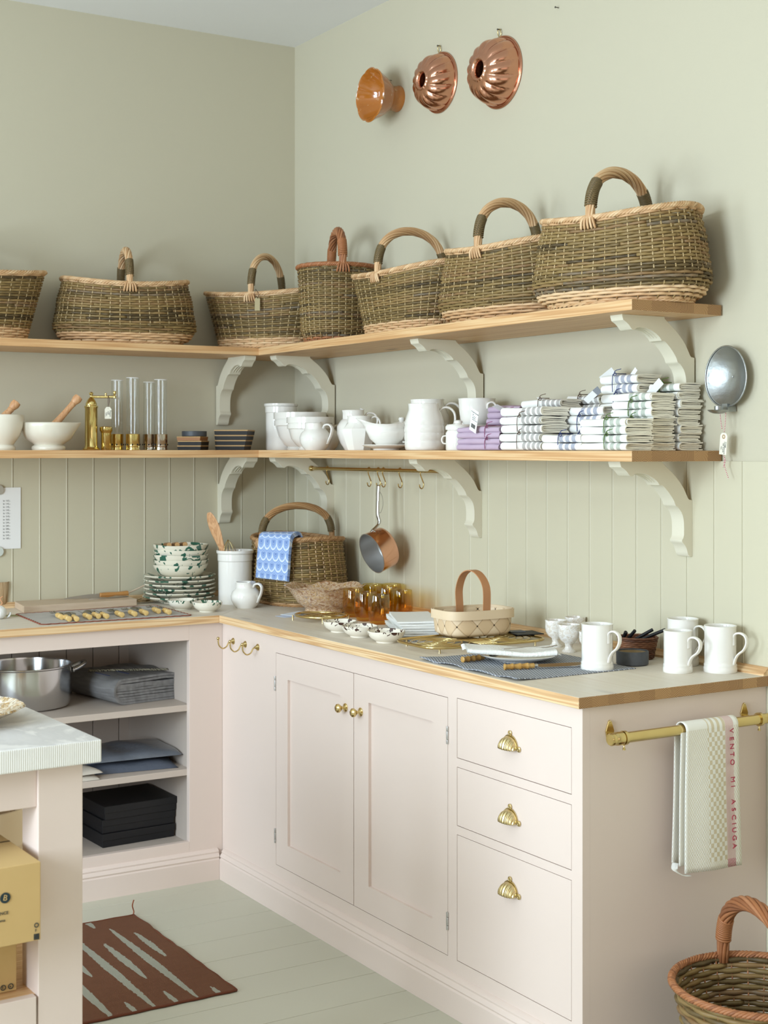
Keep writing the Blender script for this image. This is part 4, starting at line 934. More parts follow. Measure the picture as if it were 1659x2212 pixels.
# ---- dinner plate with napkin and cutlery
r = thing('white_plate', 'white dinner plate on the blue place mat', 'plate', (-.395, -2.005, W+.0035), 0)
G().lathe([(.0002, .001), (.055, 0), (.057, .003), (.075, .0055), (.093, .0115), (.106, .0165), (.108, .0185), (.106, .0195), (.092, .0150), (.075, .0095), (.0002, .0075)], 72).build('plate_body', M_WHITE, r, smooth=50)
M_LIN = cloth('white_linen', '#f0eee8', None, 420, .9, .25); M_LIN2 = plain('white_jacquard', '#f2f0ea', .85, bump=(150, .7, .004))
def folded(name, label, cat, loc, rz, lx, ly, h, layers, mat_, fringe=None, bend=None, group=None, crinkle=.002, parent=None):
    """stack of cloth layers folded over at local -x"""
    r = thing(name, label, cat, loc, rz, group) if parent is None else parent; t = h/layers/2
    for k in range(layers):
        g = G(); zc0 = h/2; hi = h/2-k*t*1.0-t*.06; lo = -hi; tt = t*.86; ins = k*t*.6; rnd = random.Random(k*7+len(label)); ph = rnd.uniform(0, 6); e1 = rnd.uniform(-.004, .003)
        prof = []
        nr = 8; xs = [lx/2+e1, lx/4, 0, -lx/4]
        for x in xs: prof.append((x, hi))
        for i in range(nr+1): a = PI/2+PI*i/nr; prof.append((-lx/2+hi+ins*.2+hi*cos(a)*1.0, hi*sin(a)))
        for x in reversed(xs): prof.append((x+rnd.uniform(-.003, .003)*(x == xs[0]), lo))
        inn = []
        for i, (x, z) in enumerate(prof):
            p0 = prof[max(0, i-1)]; p1 = prof[min(len(prof)-1, i+1)]; d = Vector((p1[0]-p0[0], p1[1]-p0[1])).normalized(); inn.append((x-d.y*-1*tt*-1*-1 if False else x+(-d.y)*tt*-1*-1, z+d.x*tt*-1*-1 if False else z+d.x*tt))
        # inner side lies to the left of the travel direction (towards the fold centre)
        ring = prof+inn[::-1]; m = len(ring); NY = 14
        def f(u, v):
            i = int(round(u*m)) % m; x, z = ring[i]; y = (v-.5)*(ly-k*.002)
            zz = z+crinkle*(.5+z/h)*sin(y*31+ph)*.6+crinkle*.4*sin(x*60+y*23+ph)*(z/h+.5)
            if bend: zz += bend(x, y)
            return (x, y, zz+zc0)
        g.grid(f, m, NY, cu=True)
        for s in (0, NY-1):
            ii = [i*NY+s for i in range(m)]
            q = len(prof)
            for i in range(q-1): g.f.append((ii[i], ii[i+1], ii[m-2-i], ii[m-1-i])); g.mi.append(0)
        g.build('cloth_fold' if k else 'cloth', mat_, r, smooth=50)
    return r
n1 = folded('napkin', 'white fringed napkin folded over the dinner plate', 'napkin', (-.418, -2.000, W+.022), R(58), .11, .235, .013, 2, M_LIN2, crinkle=.003, bend=lambda x, y: .010*max(0, y/.11)**2+.002*sin(y*40))
for k in range(26):                                        # fringe
    pass
G().build('x', M_LIN2, n1) if False else None
g = G()
for k in range(60): x = -.05+.1*k/59; g.tube([(x, -.117, .006), (x+random.uniform(-.002, .002), -.124, .005), (x+random.uniform(-.003, .003), -.129, .003)], .0006, 4)
for k in range(60): x = -.05+.1*k/59; g.tube([(x, .117, .020), (x+random.uniform(-.002, .002), .124, .020), (x+random.uniform(-.003, .003), .130, .017)], .0006, 4)
g.build('fringe', M_LIN2, n1, smooth=180)
M_BAMB = NT('bamboo'); M_BAMB.base(M_BAMB.ramp(M_BAMB.noise(M_BAMB.co('Object', (1, 1, 1)), 60, 3), [(.35, '#caa260'), (.6, '#b5853f'), (.75, '#8e6330')])).set(Roughness=.35); M_BAMB = M_BAMB.m
M_BAML = NT('pale_bamboo'); M_BAML.base(M_BAML.ramp(M_BAML.noise(M_BAML.co(), 70, 3), [(.35, '#e2c384'), (.65, '#cfa55c'), (.8, '#a9803f')])).set(Roughness=.35); M_BAML = M_BAML.m
def bam_prof(L, r0=.0072):
    P = [(.0002, 0), (r0*.9, 0)]; n_ = 4
    for k in range(n_): a = L*k/n_; b = L*(k+1)/n_; P += [(r0*1.12, a+.0008), (r0*1.15, a+.003), (r0*.92, a+.006), (r0*.86, (a+b)/2), (r0*.95, b-.003)]
    return P+[(r0*.8, L), (.0002, L)]
M_CUT = metal('flatware_steel', '#8d8a84', .18)
def cutlery(kind, label, a, b, mt, L=.2, hl=.085, roll=0, group=None, r0=.0072, z0=0.0):
    A = Vector(a); d = (Vector(b)-A); d.z = 0; rz = math.atan2(d.y, d.x); r = thing(kind, label, 'cutlery', A, rz, group)
    G().lathe(bam_prof(hl, r0), 20, T(0, 0, r0*1.12) @ Ry(PI/2)).build('bamboo_handle', mt, r, smooth=50)
    z = r0*1.1+(.004 if group else 0); s = M_CUT if group else M_STEEL; g = G()
    if kind == 'table_knife':
        G().lathe([(.0045, hl-.001), (.0055, hl+.006), (.0035, hl+.010), (.0002, hl+.011)], 16, T(0, 0, z) @ Ry(PI/2)).build('ferrule', s, r, smooth=50)
        o = [(hl+.006, -.006), (hl+.02, -.009), (L-.03, -.0095), (L-.008, -.004), (L, .004), (L-.01, .006), (hl+.006, .005)]; g.prism(o, lambda u, v, w: (u, v*math.cos(.5)+0*w, z+v*.45+w), -.0007, .0007); g.build('blade', s, r, smooth=30)
    else:
        P = [(hl-.002, 0, z), (hl+.012, 0, z+.001), (hl+.04, 0, z+.0035), (L-.055, 0, z+.001)]
        g.tube(spline(P, 5), [.0042]*4+[.0028]*12, 10, flat=1)
        if kind == 'table_spoon':
            g.grid(lambda u, v: (L-.058+.058*u, (v-.5)*2*.0195*math.sin(PI*min(.999, max(.02, u**.8)))**.6, z-.002-.0055*sin(PI*u)*(1-(2*v-1)**2)+.003*u), 18, 9)
            g.build('spoon_bowl', s, r, smooth=180, solid=.0011)
        else:
            g.grid(lambda u, v: (L-.058+.022*u, (v-.5)*2*.011*min(1, .3+u*1.2), z+.001-.003*u), 8, 5); 
            for q in (-1.5, -.5, .5, 1.5): g.tube(spline([(L-.037, q*.0058, z-.002), (L-.02, q*.0060, z-.003), (L, q*.0056, z+.001)], 5), [.0014]*9+[.0009]*2, 6)
            g.build('fork_head', s, r, smooth=180, solid=.001)
    return r
wz = W+.003
cutlery('table_knife', 'bamboo handled knife lying on the mat in front of the white plate', (-.527, -2.118, wz), (-.30, -2.182, wz), M_BAMB, .225, .082)
cutlery('table_fork', 'bamboo handled fork on the mat, mostly under the napkin', (-.545, -1.958, wz), (-.33, -1.935, wz), M_BAMB, .19, .075)
r = thing('dessert_fork', 'small steel fork resting on the napkin over the plate', 'cutlery', (-.46, -2.02, W+.040), R(-20)); g = G(); g.tube(spline([(0, 0, 0), (.04, 0, .002), (.08, 0, .004), (.12, 0, .001), (.15, 0, .006)], 5), [.003]*8+[.002]*6+[.005]*7, 8, flat=.35); g.build('fork_body', M_STEEL, r, smooth=180)
# ---- white napkin pile
for k in range(6):
    folded('napkin', 'folded white linen napkin, %s of the pile behind the chip basket' % ['lowest', 'second from below', 'third from below', 'third from top', 'second from top', 'top one'][k], 'napkin', (-.29+.003*sin(k*3), -1.325+.004*cos(k*5), W+.0035+k*.0072), R(66+3*sin(k*2.3)), .33-.012*k, .125, .0070, 2, M_LIN, crinkle=.0016, group='folded white napkins in a pile')
# ---- dark woven pen bowl and its pens
M_DRAT = wick('dark_rattan', [(.1, '#4a2a19'), (.5, '#6b4029'), (.9, '#8a5a3a')])
r = thing('rattan_bowl', 'small dark rattan bowl holding pens behind the large mug', 'bowl', (-.085, -2.125, W), 0)
g = G(); rnd = random.Random(4)
for j in range(11):
    t = (j+.5)/11; R0 = .040+.012*t; g.tint = rnd.random(); g.tube([((R0+.0016*cos(PI*(i/2+j)))*cos(2*PI*i/64), (R0+.0016*cos(PI*(i/2+j)))*sin(2*PI*i/64), .002+t*.058) for i in range(64)], .0033, 6, True)
for i in range(32): g.tint = 1; a = 2*PI*i/32; g.tube([(.040*cos(a), .040*sin(a), .001), (.052*cos(a), .052*sin(a), .060)], .0014, 5)
g.build('woven_body', M_DRAT, r, smooth=180); G().lathe([(.0002, .002), (.040, .002), (.040, .004), (.0002, .004)], 30).build('base', M_DRAT, r, smooth=30)
for k, (dx, dy, l) in enumerate(((.030, -.052, 'long black pen sticking out furthest right of the rattan bowl'), (.02, -.02, 'black pen lying across the rattan bowl'), (-.015, .00, 'pen with pale cap in the rattan bowl'), (-.03, .012, 'short black pen at the far side of the rattan bowl'))):
    a = Vector((-.085-.02, -2.125+.02+.008*k, W+.035)); b = Vector((-.085+dx*1.1, -2.125+dy*1.15, W+.078-.004*k)); M = (b-a).to_track_quat('Z', 'Y').to_matrix().to_4x4(); L = (b-a).length+.01
    p = thing('pen', l, 'pen', a, 0, 'pens in the rattan bowl'); G().lathe([(.0002, 0), (.0015, .001), (.0042, .014), (.0045, L*.6), (.0048, L*.62), (.0046, L), (.0002, L+.001)], 14, M).build('barrel', M_BLACK, p, smooth=40); G().tube([M @ Vector((.0055, 0, L*.65)), M @ Vector((.0058, 0, L*.97))], .0009, 6).build('clip', M_STEEL if k != 2 else M_PAPER, p)
# ---- slate dish
r = thing('slate_bowl', 'small round black stoneware dish with tan inside', 'bowl', behind(pm(1366, 1440), .038), 0)
n = NT('black_stoneware'); n.base(n.mix(n.noise(n.co(), 60, 4), '#34363a', '#5a5c5e')).set(Roughness=.6); G().lathe([(.0002, 0), (.038, 0), (.042, .003), (.0425, .034), (.0415, .037), (.039, .037), (.0385, .033)], 56).build('wall', n.m, r, smooth=40)
G().lathe([(.0385, .033), (.038, .008), (.030, .005), (.0002, .005)], 56).build('glazed_inside', glaze('tan_glaze', '#a08a66', .15), r, smooth=50)
# ---- cards beside the marbled bowl
for k, (x, y, a, c, l) in enumerate(((-.395, -.745, .3, '#d9dfe6', 'pale folded card on the worktop before the marbled bowl'), (-.425, -.765, .12, '#c9d4ea', 'bluish leaflet under the folded card before the marbled bowl'))):
    r = thing('card', l, 'card', (x, y, W+.0005+(.0016 if k == 0 else 0)), a, None); g = G(); g.prism([(0, 0), (.085, 0), (.085, .0006), (0, .0006)], lambda u, v, w: (u-.04, w, v), -.03, .03); g.prism([(0, 0), (.085, .004), (.085, .0046), (0, .0006)], lambda u, v, w: (u-.04, w, v+.0008), -.03, .03) if k == 0 else None; g.build('leaf', plain('card_stock%d' % k, c, .7), r, smooth=0)
# ---- left worktop: cutting board, knife, mat with bamboo cutlery
M_BOARD = wood('beech_board', [(.2, '#dcbc97'), (.6, '#cfa980'), (.9, '#bd9267')], 0, knots=False, grey='#c9b7a2')
r = thing('cutting_board', 'thick pale wooden cutting board lying along the wall', 'cutting board', (0, 0, W+.0003), 0)
G().prism([(-1.166, -.215), (-.742, -.188), (-.725, -.030), (-1.140, -.030)], lambda u, v, w: (u, v, w), 0, .024).build('board', M_BOARD, r, smooth=0, bevel=.002)
r = thing('chef_knife', 'kitchen knife with oak handle lying on the cutting board', 'knife', (-.845, -.085, W+.0245), R(2))
G().prism([(.0, .002), (.003, .016), (.03, .017), (.07, .016), (.11, .0185), (.112, .001), (.06, .004), (.03, -.001)], lambda u, v, w: (u, w, v+.002), -.008, .008).build('handle', wood('oak_handle', [(.2, '#c08a4d'), (.8, '#9b6832')], 0, knots=False), r, smooth=0, bevel=.0015)
G().prism([(-.155, .0015), (-.135, .003), (-.03, .001), (.0, .000), (.0, .0165), (-.05, .0150), (-.11, .0100)], lambda u, v, w: (u, w, v), -.001, .001).build('blade', M_STEELB, r, smooth=0)
r = thing('steel_palette_knife', 'thin steel blade lying in front of the kitchen knife', 'knife', (-.83, -.12, W+.0245), R(4)); G().tube([(-.07, .0, .002), (-.03, -.005, .003), (.03, .0, .002), (.09, .01, .002)], [.001, .0035, .004, .003], 8, flat=.4).build('blade', M_STEELB, r, smooth=180)
M_GLIN = cloth('grey_linen', '#b4b0ab', '#c8c4be', 300, .9, .3); M_RUST = plain('rust_scalloped_edge', '#8a4630', .85)
r = thing('place_mat', 'grey linen mat with rust coloured scalloped edge under the bamboo cutlery', 'place mat', (0, 0, W), 0, None)
cn = [(-1.215, -.560), (-.705, -.575), (-.690, -.225), (-1.195, -.232)]; P = []
for k in range(4):
    a, b = Vector(cn[k]), Vector(cn[(k+1) % 4]); nn = 12 if k % 2 else 18; d = (b-a); no = Vector((d.y, -d.x)).normalized()
    for i in range(nn*6): t = i/(nn*6); P.append(a+d*t+no*.006*abs(sin(PI*t*nn)))
G().prism([tuple(q) for q in P], lambda u, v, w: (u, v, w), .0004, .0022).build('cloth', M_GLIN, r, smooth=0)
G().tube([(q.x, q.y, .0018) for q in P], .0024, 6, True, flat=.7).build('scalloped_edge', M_RUST, r, smooth=180)
zc = W+.0026
CUT = [('table_fork', (134, 1339), (97, 1317)), ('table_spoon', (150, 1343), (122, 1318)), ('table_spoon', (166, 1343), (148, 1319)), ('table_knife', (194, 1339), (160, 1322)), ('table_spoon', (213, 1337), (186, 1322)), ('table_knife', (231, 1337), (205, 1324)), ('table_spoon', (264, 1334), (232, 1320)), ('table_fork', (292, 1332), (262, 1316)), ('table_spoon', (316, 1330), (280, 1312)), ('table_fork', (343, 1326), (312, 1308)), ('table_fork', (366, 1328), (335, 1311))]
NM = {'table_fork': 'fork', 'table_spoon': 'spoon', 'table_knife': 'knife'}; ordn = ['leftmost', 'second from left', 'third from left', 'fourth from left', 'fifth from left', 'sixth in the row from left', 'fifth from right', 'fourth from right', 'third from right', 'second from right', 'rightmost']
for k, (kd, a, b) in enumerate(CUT):
    A = onz(*a, zc); B = onz(*b, zc); d = (B-A).normalized()
    d = Vector((d.x*.6+.02, abs(d.y), 0)).normalized()
    cutlery(kd, 'small bamboo handled %s on the grey mat, %s' % (NM[kd], ordn[k]), A, A+d*.2, M_BAML, .150+.010*(k % 3), .075, group='bamboo cutlery laid out on the grey mat', r0=.0078)
# ---- twine bundle, stick, wooden tumbler, string ball, olive card
r = thing('twine_bundle', 'small tangle of brown twine on the worktop between cutting board and plates', 'twine', (-.665, -.115, W), 0); g = G(); rnd = random.Random(8)
for k in range(7): g.tube(spline([(rnd.uniform(-.05, .05)*(1 if i not in (0, 4) else 1.6), rnd.uniform(-.015, .015), .003+rnd.uniform(0, .016)) for i in range(6)], 5), .0016, 5)
g.build('strands', plain('jute', '#b39870', .9), r, smooth=180)
r = thing('wooden_skewer', 'pale thin stick leaning over the brown twine', 'stick', (-.735, -.045, W+.026), 0); G().tube([(0, 0, 0), (.075, -.01, .032)], .003, 8).build('stick', M_BOARD, r)
q = onz(6, 1314, W); r = thing('wooden_tumbler', 'wooden grain tumbler cut off by the left picture edge', 'tumbler', (q.x-.005, q.y+.025, W), 0); G().lathe(shell([(.026, 0), (.028, .02), (.034, .092)], .003), 40).build('cup', wood('olive_wood', [(.2, '#c5ab86'), (.8, '#9c7a52')], 2, knots=False), r, smooth=50)
q = onz(3, 1338, W); r = thing('string_ball', 'ball of white string with a twisted top at the left picture edge', 'ball of string', (q.x-.004, q.y+.02, W), 0)
g = G()
for k in range(16): a = PI*k/16; g.tube([((.0245*cos(t))*cos(a), (.0245*cos(t))*sin(a), .0215+.0215*sin(t)) for t in [2*PI*i/28 for i in range(28)]], .0026, 5, True)
g.build('windings', M_LIN, r, smooth=180)
G().tube(spline([(.004, 0, .042), (.012, -.004, .052), (.006, 0, .066), (.015, 0, .074)], 5), .0022, 6).build('knot', plain('peach_yarn', '#c9926a', .9), r, smooth=180)
G().tube(spline([(.03, .0, .003), (.036, -.01, .012), (.040, .0, .018), (.036, .008, .008)], 5), .003, 6).build('loose_end', M_LIN, r, smooth=180)
q = onz(40, 1330, W); r = thing('card', 'olive coloured card lying behind the string ball', 'card', (q.x, q.y, W+.0003), R(-30)); G().box(-.045, .045, -.022, .022, 0, .0008).build('card_leaf', plain('olive_card', '#8f8b5f', .8), r, smooth=0)
# ---- blue cloth hanging over the corner basket
def bluecloth():
    n = NT('blue_shell_cloth'); s = n.sep(n.co('UV')); u = n.math('MULTIPLY', s[0], 5.0); v = n.math('MULTIPLY', s[1], 6.0)
    row = n.math('FLOOR', v); uu = n.math('ADD', u, n.math('MULTIPLY', n.math('MODULO', row, 2.0), .5)); fx = n.math('SUBTRACT', n.math('FRACT', uu), .5); fy = n.math('FRACT', v)
    d = n.math('SQRT', n.math('ADD', n.math('MULTIPLY', fx, fx), n.math('MULTIPLY', n.math('MULTIPLY', fy, fy), .55)))
    rr = n.math('MULTIPLY_ADD', n.math('SINE', n.math('MULTIPLY', d, 46)), .5, .5)
    c = n.ramp(d, [(.05, '#4d74b8'), (.34, '#7f9ed2'), (.47, '#8fabd8'), (.50, '#dfe8f2'), (.55, '#dfe8f2'), (.58, '#86a3d4')]); c = n.mix(n.math('MULTIPLY', rr, .28), c, '#dfe6f1')
    n.base(c).set(Roughness=.9).bump(rr, .2, .002); return n.m
def bcloth():
    r = thing('blue_cloth', 'blue patterned cloth hanging over the rim of the corner basket', 'cloth', (0, 0, 0), 0)
    A = Vector((-.338, -.402, 1.139)); B = Vector((-.290, -.552, 1.146)); out = Vector((-.92, -.38, 0)).normalized(); inn = -out
    L = [(.07, 1.10), (.055, 1.13), (.035, 1.148), (.012, 1.1525), (-.008, 1.1475), (-.017, 1.130), (-.024, 1.085), (-.028, 1.040), (-.033, 1.000)]
    nu, nv = 24, 40; P = spline([(a, 0, z) for a, z in L], 5); nv = len(P)
    for k in range(4):
        g = G(); off = .0038*k
        def f(u, v):
            i = int(round(v*(nv-1))); p = P[i]; b = A+(B-A)*u; a_ = p.x; z = p.z+(0 if i < 15 else 0)
            o = out*(-a_+off*(1 if i > 14 else .6)); w = .004*sin(u*9+k)*max(0, (i-20)/nv)
            return b+o+out*w+Vector((0, 0, z-b.z+off*(.9 if 8 < i < 26 else .2)-(0 if i < 15 else .010*u*(i/nv))+.006*u))
        g.grid(f, nu, nv); uvgrid(g, 'cloth_layer', M_BLUEC, r, nu, nv, lambda i, j: (i/(nu-1), j/(nv-1)*1.6) if i < nu else (9, 0), solid=.003)
M_BLUEC = bluecloth()
bcloth()
# ================================================================ hung on the walls and rails
def wx(u, v, x=.006): return onx(u, v, x)
MW = lambda p: T(*p) @ Ry(-PI/2)              # local +z points from the right wall into the room (-x)
def mould(label, c, R0, D, n_=14, sw=.9):
    r = thing('copper_mould', label, 'cake mould', c, 0, 'copper ring moulds hanging on the wall'); g = G(); M = Ry(-PI/2); NA = n_*12
    def f(u, v):
        a = 2*PI*u; 
        if v < .12: k = v/.12; rr, z, fl = R0*(1-.05*k), .004*k+.003*sin(k*PI), 0
        elif v < .78:
            k = (v-.12)/.66; rr = R0*(.95-.08*k-.50*k**2.1); z = .004+(D-.004)*sin(k*PI/2)**1.15; fl = sin(PI*min(1, k*1.08))**.6
        else:
            k = (v-.78)/.22; rr = R0*(.37-.15*k); z = D+.004*sin(k*PI)-D*.0*k; fl = .25*(1-k)
            if k > .55: q = (k-.55)/.45; z = D-.05*q; rr = R0*.225
        s = abs(sin((a*n_+sw*5*min(1, max(0, (v-.12)/.66)))/2)); d = fl*.075*R0*(s**.7-.5)
        return (cos(a)*(rr+d), sin(a)*(rr+d), z+d*.35)
    g.grid(f, NA, 44, cu=True, M=M); g.build('mould_body', M_COPPER, r, smooth=180, solid=.001)
    b = G(); b.tube([(R0*1.01*cos(2*PI*i/80), R0*1.01*sin(2*PI*i/80), .003) for i in range(80)], .0028, 8, True, M=M); b.build('rolled_rim', M_COPPER, r, smooth=180)
    h = G(); h.tube([(-.006-.002*cos(2*PI*i/30), .008*sin(2*PI*i/30), R0+.014+.0125*cos(2*PI*i/30)) for i in range(30)], .0014, 6, True); h.build('hanging_ring', M_BRASS, r, smooth=180); return r
m2 = wx(952, 179); m3 = wx(1082, 157)
mould('smaller fluted copper ring mould, between the clay mould and the larger one', m2, .099, .078)
mould('larger fluted copper ring mould, highest on the right wall', m3, .111, .088)
def nail(label, p): r = thing('nail', label, 'nail', p, 0); G().lathe([(.0002, 0), (.0014, 0), (.0014, .018), (.0032, .0185), (.0032, .0198), (.0002, .020)], 12, Ry(-PI/2) @ T(0, 0, -.006)).build('shank', M_IRON, r, smooth=40); return r
nail('nail above the smaller copper mould', (.006, m2.y, m2.z+.099+.0245)); nail('nail above the larger copper mould', (.006, m3.y, m3.z+.111+.0245))
nail('nail above the brown clay mould', tuple(wx(846, 174))); nail('bare nail high on the right wall near the ceiling', tuple(wx(1207, 17)))
# brown clay mould
c = wx(860, 214); r = thing('clay_mould', 'glazed caramel brown clay mould with lobed rim and round foot', 'cake mould', (c.x, c.y, c.z), 0)
n = NT('caramel_glaze'); n.base(n.mix(n.ramp(n.noise(n.co(), 38, 4, .7), [(.62, 0.0), (.72, 1.0)]), n.mix(n.noise(n.co(), 9, 3), '#a85f1a', '#b9742b'), '#d9b88a')).set(Roughness=.16, Coat_Weight=.6); M_CAR = n.m
def lob(x, y, z, a, rr):
    k = max(0, (z-.045)/.07); q = 1+.055*k*(abs(cos(4*a))**.6-.6); return x*q, y*q, z
G().lathe([(.0002, .002), (.040, .002), (.046, .0), (.047, .006), (.044, .014), (.043, .036), (.050, .044), (.064, .060), (.078, .085), (.087, .105), (.092, .112), (.0935, .116), (.090, .119), (.087, .116), (.082, .104), (.072, .086), (.058, .066), (.046, .056), (.038, .050), (.0002, .048)], 96, Ry(-PI/2), lob).build('body', M_CAR, r, smooth=50)
# tin sconce
c = wx(1586, 814); r = thing('candle_sconce', 'oval hammered tin candle sconce on the right wall', 'sconce', (c.x, c.y, c.z), 0)
def sc(u, v):
    a = 2*PI*u; rr = v; e = .0745; h_ = .078; tp = 1-.04*sin(a)
    z = .030-.026*(1-v**2.2) if v > 0 else .004
    return (-z, cos(a)*rr*e*tp*.97, sin(a)*rr*h_)
G().grid(sc, 72, 22, cu=True).build('reflector', M_PEWTER, r, smooth=180, solid=.0022)
G().tube([(-.0305, cos(2*PI*i/72)*.0745*(1-.04*sin(2*PI*i/72))*.97, sin(2*PI*i/72)*.078) for i in range(72)], .0022, 8, True).build('rolled_rim', M_PEWTER, r, smooth=180)
G().lathe(shell([(.0105, 0), (.0105, .013)], .0012), 24, T(-.056, 0, -.0895)).build('candle_cup', M_PEWTER, r, smooth=40)
G().lathe([(.0002, 0), (.012, .001), (.022, .005), (.0275, .0095), (.028, .0105), (.022, .0075), (.011, .0035), (.0002, .0025)], 36, T(-.056, 0, -.0965)).build('drip_pan', M_PEWTER, r, smooth=60)
G().prism([(-.012, -.012), (.012, -.012), (.009, .008), (-.009, .008)], lambda u, v, w: (w, u, v-.078), -.034, -.004).build('bracket_arm', M_PEWTER, r, smooth=0)
# its tag and string
tg = thing('price_tag', 'cream paper tag on red and white twine hanging from the tin sconce', 'price tag', (-.036, c.y, c.z-.09), 0)
def tw():
    n = NT('red_white_twine'); s = n.sep(n.co()); n.base(n.mix(n.math('GREATER_THAN', n.math('SINE', n.math('MULTIPLY', s[2], 1500)), 0.1), '#b23b4a', '#f0e9e2')).set(Roughness=.9); return n.m
M_TW = tw()
P1 = spline([(0, -.012, .0), (0, -.010, -.03), (0, -.007, -.052)], 6); P2 = spline([(0, .008, -.002), (0, .006, -.022), (0, .001, -.045)], 6); P3 = spline([(.012, .006, -.060), (.012, .013, -.075), (.012, .010, -.105), (.012, .004, -.122), (.012, .006, -.134), (.012, -.002, -.155), (.012, -.010, -.172)], 6)
g = G()
for P in (P1, P2, P3, [(.0, -.012, 0), (0, 0, -.001), (0, .008, -.002)], spline([(.012, .004, -.118), (.011, .001, -.130), (.012, .009, -.143)], 5)): g.tube(P, .0011, 6)
g.build('twine', M_TW, tg, smooth=180)
Mt = T(-.001, -.0048, -.083) @ Rx(R(5))
G().prism([(-.0125, -.0275), (.0125, -.0275), (.0125, .021), (.0075, .028), (-.0075, .028), (-.0125, .021)], lambda u, v, w: tuple(Mt @ Vector((w, u, v))), -.0005, .0005).build('paper', M_TAGP, tg, smooth=0)
G().lathe([(.0025, 0), (.0058, 0), (.0058, .0004), (.0025, .0004)], 24, Mt @ T(-.0006, 0, .0185) @ Ry(-PI/2)).build('eyelet', plain('eyelet_card', '#b79a77', .7), tg, smooth=30)
FX = Matrix(((0, 0, -1, 0), (-1, 0, 0, 0), (0, 1, 0, 0), (0, 0, 0, 1)))   # text plane facing -x, baseline towards -y
for k, (t, y, z) in enumerate((('Vintage', -.009, .006), ('Lampettsconce', -.005, .006), ('stål, ljusplåt', -.0005, .002), ('750,-', .0065, -.006))):
    text(t, 'handwriting', M_INK, tg, Mt @ T(-.0008, y, z) @ FX @ Rz(-PI/2), .0052)
# paper price list on the left wainscot
a = ony(47, 1053, -.016); b = ony(47, 1185, -.016); r = thing('price_list', 'white sheet with a column of prices fixed to the left wall panelling', 'price list', (a.x, -.003, (a.z+b.z)/2), 0); hh = (a.z-b.z)/2
G().box(-.15, 0, -.0008, 0, -hh, hh).build('sheet', M_PAPER, r, smooth=0, bevel=0)
for k, t in enumerate(('kr 165,-', 'kr 145,-', 'kr 145,-', 'kr 145,-', 'kr 135,-', 'kr 310,-', 'kr 360,-', 'kr 295,-', 'kr 285,-', 'kr 285,-', 'kr 435,-', 'kr 245,-', 'kr 185,-')):
    text(t, 'price_line', M_INK, r, T(-.064, -.0010, hh-.047-k*.0112) @ Rx(PI/2), .0085)
for v, l in ((1058, 'upper'), (1192, 'lower')):
    q = ony(-1, v, -.02); d = thing('round_magnet', '%s round steel disc holding the price list' % l, 'magnet', (q.x, -.004, q.z), 0); G().lathe([(.0002, 0), (.0175, 0), (.018, .001), (.018, .007), (.017, .008), (.0002, .008)], 36, Rx(PI/2)).build('disc', M_STEELB if v < 1100 else plain('clear_plastic', '#c9cdc4', .15), d, smooth=40)
# brass rail between two brackets with S hooks
XR_, ZR = -.0996, 1.3925
r = thing('hook_rail', 'thin brass rail below the lower shelf between two brackets', 'rail'); G().tube([(XR_, -.322, ZR), (XR_, -1.238, ZR)], .0062, 16).build('rod', M_BRASS, r, smooth=50)
for y in (-.3215, -1.2375): s = -1 if y > -1 else 1; G().lathe([(.0002, 0), (.0105, 0), (.0105, .003), (.0085, .006), (.0085, .012), (.0065, .014), (.0002, .015)], 20, T(XR_, y, ZR) @ Rx(-s*PI/2 if s == -1 else -PI/2) if False else T(XR_, y, ZR) @ Rx(PI/2 if y > -1 else -PI/2)).build('end_socket', M_BRASS, r, smooth=50)
def shook(y, label, tilt=0):
    o = thing('s_hook', label, 'hook', (XR_, y, ZR), tilt, 'brass hooks on the thin rail'); P = []
    for i in range(13): a = PI*1.15-PI*1.25*i/12; P.append((0, .0085*cos(a), .0085*sin(a)-.0005))
    P += [(0, .004, -.020), (0, -.006, -.034)]
    for i in range(12): a = PI*.2-PI*1.25*i/11; P.append((0, -.0015-.0095*cos(a)*-1*-1 if False else -.004+.0105*cos(a), -.046+.0105*sin(a)-.001))
    P2 = spline([P[0], P[3], P[6], P[9], P[12], P[13], P[14]], 4)
    Q = [Vector((0, .0085*cos(a), .0085*sin(a))) for a in [PI*(1.1-1.2*i/14) for i in range(15)]]
    Q += [Vector((0, .0045, -.0135)), Vector((0, -.004, -.026)), Vector((0, -.0135, -.040))]
    Q += [Vector((0, -.0015+.0125*cos(a), -.046+.0125*sin(a))) for a in [PI*(.95+1.0*i/12) for i in range(13)]]
    G().tube(spline(Q, 3), .0019, 8).build('wire', M_BRASS, o, smooth=180); G().ball(Q[-1], .0028, 10).build('tip', M_BRASS, o, smooth=180); return o
for y, l in ((-.4455, 'brass hook nearest the left end of the thin rail'), (-.7432, 'brass hook just left of the one holding the saucepan'), (-.8055, 'brass hook holding the copper saucepan'), (-.8392, 'brass hook touching the saucepan hook on its right'), (-.9469, 'empty brass hook between saucepan and last hook'), (-1.079, 'brass hook nearest the right bracket')):
    shook(y, l)
